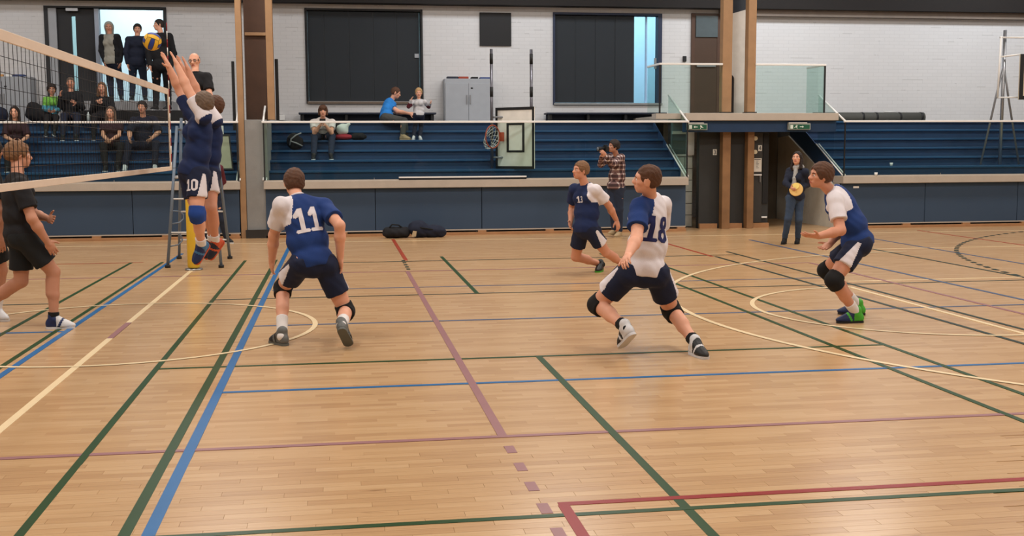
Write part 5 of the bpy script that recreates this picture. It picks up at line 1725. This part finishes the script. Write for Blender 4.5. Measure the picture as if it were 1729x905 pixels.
person('person in white tee and jeans sitting in the middle stand, hands at mouth', POSE['woman_tee'], (.0, -1, -.08), dict(
    SIT, s=.94, floor=Z1 + DZ, hair='bob', hair_m=HB, hair_t=.018, top=[C_TEE, C_BLACK], top_fn=lambda l, f, u, c, J, cl, cf, upv: ((u < -.3)).astype(int), sleeve=.6, bottom=C_DJEANS, bottom_name='jeans', h=.01))
person('man in bright blue tee sitting and reaching to the toddler', POSE['man_blue'], (.9, -.1, -.35), dict(
    SIT, s=.97, floor=Z1 + 3 * DZ, skin=SKIN, hair_m=HB, hair_t=.006, top=C_CYAN, sleeve=.6, bottom=C_TROU, h=.01, bend=.05, shoe=[S_TAN, S_TAN], lift='L'))
person('toddler in grey shirt with maroon sleeves standing on the stand', POSE['toddler'], (-.05, -1, -.05), dict(
    s=.64, hs=1.08, floor=Z1 + 3 * DZ, skin=SKIN, hair_m=HBL, top=[mat('shirt_light_grey', (190, 190, 194), 0.9), C_MAROON],
    top_fn=lambda l, f, u, c, J, cl, cf, upv: (np.minimum(np.linalg.norm(c - J['elL'], axis=1), np.linalg.norm(c - J['elR'], axis=1)) < .1).astype(int), sleeve=2, bottom=C_DBLUE, bottom_name='trousers', cut=2, h=.01, shoe=[S_WHITE, S_WHITE]))

# ------------------------------------------------------------------ things people carry or left in the stands
cm = thing('camera', 'black camera with a long lens at the eye of the photographer', 'camera', (4.83, 20.27, 1.6))
cdir, cw_ = Vector((-.93, -.36, 0)).normalized(), Vector((.36, -.93, 0)).normalized()
cc = Vector((4.9, 20.34, 1.66))


def cbox(a0, a1, b0, b1, c0, c1):
    q = [cc + cdir * a + cw_ * b + Vector((0, 0, c0)) for a, b in ((a0, b0), (a1, b0), (a1, b1), (a0, b1))]
    return MB().prism(q, (0, 0, c1 - c0))


cbox(-.04, .03, -.07, .07, -.05, .045).build('camera_body', M_BLACK, cm, .006)
cbox(-.03, .03, -.03, .03, .045, .075).build('viewfinder', M_BLACK, cm, .006)
MB().tube([cc + cdir * .03, cc + cdir * .1, cc + cdir * .105, cc + cdir * .17], [.036, .036, .04, .042], 20).build('lens', M_BLACK, cm)
MB().tube([cc + cdir * .168, cc + cdir * .173], [.034, .034], 20).build('front_glass', mat('lens_glass', (110, 120, 130), 0.1), cm)
dp = Vector((7.735, 18.235, .955))
dn = Vector((-.5, -.82, .25)).normalized()
da = dn.cross(Vector((0, 0, 1))).normalized()
db = da.cross(dn)
dk = thing('disc', 'yellow round disc held by the woman with the scarf', 'disc', dp)
MB().prism([dp + (da * math.cos(t) + db * math.sin(t)) * .115 for t in [2 * math.pi * k / 28 for k in range(28)]], dn * .03).build('disc_body', mat('disc_yellow', (224, 184, 110), 0.6), dk, .006)
MB().prism([dp + dn * .03 + (da * math.cos(t) + db * math.sin(t)) * .055 + db * .05 for t in [2 * math.pi * k / 20 for k in range(20)]], dn * .025).build('disc_knob', mat('knob_yellow', (238, 214, 120), 0.6), dk, .006)


def scarf():
    J = {k: v3(p) for k, p in POSE['scarf_woman'].items()}
    t = scarf_wearer
    n = J['neck'] + np.array([0, 0, .03])
    ring_ = [n + np.array([math.cos(a) * .075, math.sin(a) * .075, .012 * math.sin(3 * a)]) for a in [2 * math.pi * k / 24 for k in range(24)]]
    m = mat('scarf_grey', (168, 168, 166), 0.95, var=.1, bump=.4, bscale=80)
    prs = [cap(ring_[i], ring_[(i + 1) % 24], .034, .034) for i in range(24)]
    f = np.array([-.62, -.78, 0])
    sd = np.array([.78, -.62, 0])
    prs += [cap(n + f * .085 - [0, 0, .02], n + f * .135 - [0, 0, .2], .038, .036), cap(n + f * .135 - [0, 0, .2], n + f * .125 - sd * .04 - [0, 0, .42], .036, .042)]
    blob('scarf', prs, .009, m, t, .02, ripple=(.004, 60))


scarf()


def heap(name, label, cat, loc, prims, m, h=.012, k=.04, extra=()):
    t = thing(name, label, cat, loc)
    blob('cloth' if name == 'coat' else 'bag_body', [q(*a) for q, *a in prims], h, m, t, k, ripple=(.008, 26))
    for nm, mb, mm in extra:
        mb.build(nm, mm, t)
    return t


I3 = np.eye(3)
heap('duffel_bag', 'black duffel bag lying by the stand wall, left of two', 'bag', (1.08, 21.3, 0), [(cap, (.92, 21.32, .11), (1.25, 21.34, .11), .1, .1), (ell, (1.08, 21.32, .1), I3, (.24, .17, .1))], C_BLACK, .012, .04,
     (('strap', MB().tube([(.95, 21.28, .2), (1.0, 21.25, .26), (1.12, 21.25, .25), (1.2, 21.28, .19)], .014), PAD),))
heap('duffel_bag', 'navy black sports bag with pale tag, right of two by the stand wall', 'bag', (1.68, 21.3, 0),
     [(ell, (1.5, 21.36, .17), I3, (.2, .18, .16)), (cap, (1.5, 21.34, .12), (1.95, 21.34, .085), .12, .085), (ell, (1.74, 21.34, .13), I3, (.28, .16, .11))], C_DBLUE, .012, .04,
     (('tag', MB().prism([(1.36, 21.19, .03), (1.44, 21.18, .03), (1.46, 21.19, .13), (1.39, 21.2, .14)], (0, -.012, 0)), S_TAN), ('strap', MB().tube([(1.5, 21.2, .2), (1.65, 21.17, .18), (1.85, 21.22, .14)], .014), PAD)))
bz = Z1 + 2 * DZ
heap('backpack', 'black backpack with pale straps left of the person in white tee', 'bag', (-.83, 23.2, bz),
     [(ell, (-.83, 23.2, bz + .15), I3, (.17, .12, .15)), (ell, (-.86, 23.18, bz + .25), I3, (.1, .09, .09))], C_BLACK, .011, .05,
     (('strap', MB().tube([(-.93, 23.1, bz + .1), (-.9, 23.06, bz + .22), (-.8, 23.06, bz + .3), (-.7, 23.1, bz + .34)], .014), C_GREY), ('strap', MB().tube([(-.92, 23.07, bz + .18), (-.8, 23.05, bz + .14), (-.68, 23.08, bz + .08)], .014), C_GREY)))
bz = Z1 + 3 * DZ
heap('shopping_bag', 'white bag with red base right of the person in white tee', 'bag', (.12, 23.55, bz),
     [(ell, (.12, 23.58, bz + .22), I3, (.13, .09, .12)), (cap, (.18, 23.58, bz + .26), (.26, 23.58, bz + .33), .04, .03)], mat('bag_white', (206, 214, 206), 0.7), .011, .03,
     (('bag_base', MB().ball((.14, 23.56, bz + .065), (.2, .12, .062), 12), mat('bag_red', (150, 36, 48), 0.7)),))
heap('coat', 'dark coat dropped right of the white and red bag', 'coat', (.45, 23.55, bz), [(ell, (.45, 23.58, bz + .07), I3, (.17, .14, .08)), (ell, (.0, 23.62, bz + .2), I3, (.1, .06, .2))], C_BLACK, .012)
heap('coat', 'black coat heap on the top row beside the child', 'coat', (-6.02, 24.45, ZU), [(ell, (-6.02, 24.42, ZU + .17), I3, (.26, .17, .18)), (ell, (-5.86, 24.42, ZU + .1), I3, (.24, .17, .13)), (ell, (-6.12, 24.42, ZU + .3), I3, (.13, .12, .11))], C_BLACK, .012)
heap('coat', 'dark coat on the top row at the left edge', 'coat', (-6.85, 24.45, ZU), [(ell, (-6.85, 24.42, ZU + .15), I3, (.24, .17, .18)), (ell, (-6.95, 24.42, ZU + .3), I3, (.14, .12, .12))], C_DBLUE, .012)
bt = thing('water_bottle', 'small clear bottle in the hand of the man in black sweater', 'bottle', (-5.0, 24.2, 2.3))
MB().tube([(-5.0, 24.2, ZU + .002), (-5.0, 24.2, ZU + .14), (-5.0, 24.2, ZU + .18), (-5.0, 24.2, ZU + .2)], [.034, .034, .014, .014], 14).build('bottle_body', mat('bottle_pale', (190, 205, 205), 0.15), bt)
ph = thing('phone', 'dark phone held by the person in white tee', 'phone', (-.27, 23.0, 2.2))
box(-.33, -.21, 22.985, 22.997, 2.235, 2.29).build('phone_body', M_BLACK, ph, .003)

# ------------------------------------------------------------------ notices on the dark door and wall
def plate(name, label, x0, x1, z0, z1, txt=None, y=22.515):
    t = thing(name, label, 'sign', ((x0 + x1) / 2, y, z0))
    box(x0, x1, y - .012, y, z0, z1).build('plate', mat('plate_white', (220, 216, 206), 0.6, var=.02), t)
    if txt:
        wdt = (z1 - z0) * .5
        mb = MB()
        for (a, b, a2, b2) in digit_cells(txt, 14, 20, .1):
            cx, hz = (x0 + x1) / 2, (z1 - z0) * .72
            f = lambda p, q: (cx + (p - .5) * wdt, y - .014, z0 + (z1 - z0) * .14 + q * hz)
            mb.add([f(a, b), f(a2, b), f(a2, b2), f(a, b2)], [(0, 1, 2, 3)])
        mb.build('digit', M_BLACK, t)
    return t


plate('number_plate', 'small white plate with number 3 on the dark wall', 7.71, 7.79, 1.52, 1.64, '3')
plate('number_plate', 'small white plate with number 4 on the dark door', 8.68, 8.76, 1.6, 1.72, '4', 22.487)
nt = plate('notice_sheet', 'white notice sheet pinned on the dark door', 8.53, 8.76, 1.17, 1.45, None, 22.487)
tx = MB()
for k in range(7):
    z = 1.42 - .028 * k
    tx.box(8.64 if k else 8.6, 8.7 - .01 * (k % 3) + (.04 if k == 0 else 0), 22.4735, 22.4748, z - .005, z + (.004 if k else .008))
tx.build('printed_lines', mat('print_grey', (90, 88, 86), 0.8), nt)
tag(box(8.53, 8.76, 22.45, 22.489, 1.09, 1.115).build('white_shelf', M_WHITE, None, .003, (8.64, 22.47, 1.09)), 'narrow white ledge under the notice sheet', 'shelf')
tag(box(8.78, 8.9, 22.47, 22.5, .2, .235).build('white_strip', M_WHITE, None, .003, (8.84, 22.48, .2)), 'short white strip low on the dark wall', 'strip')
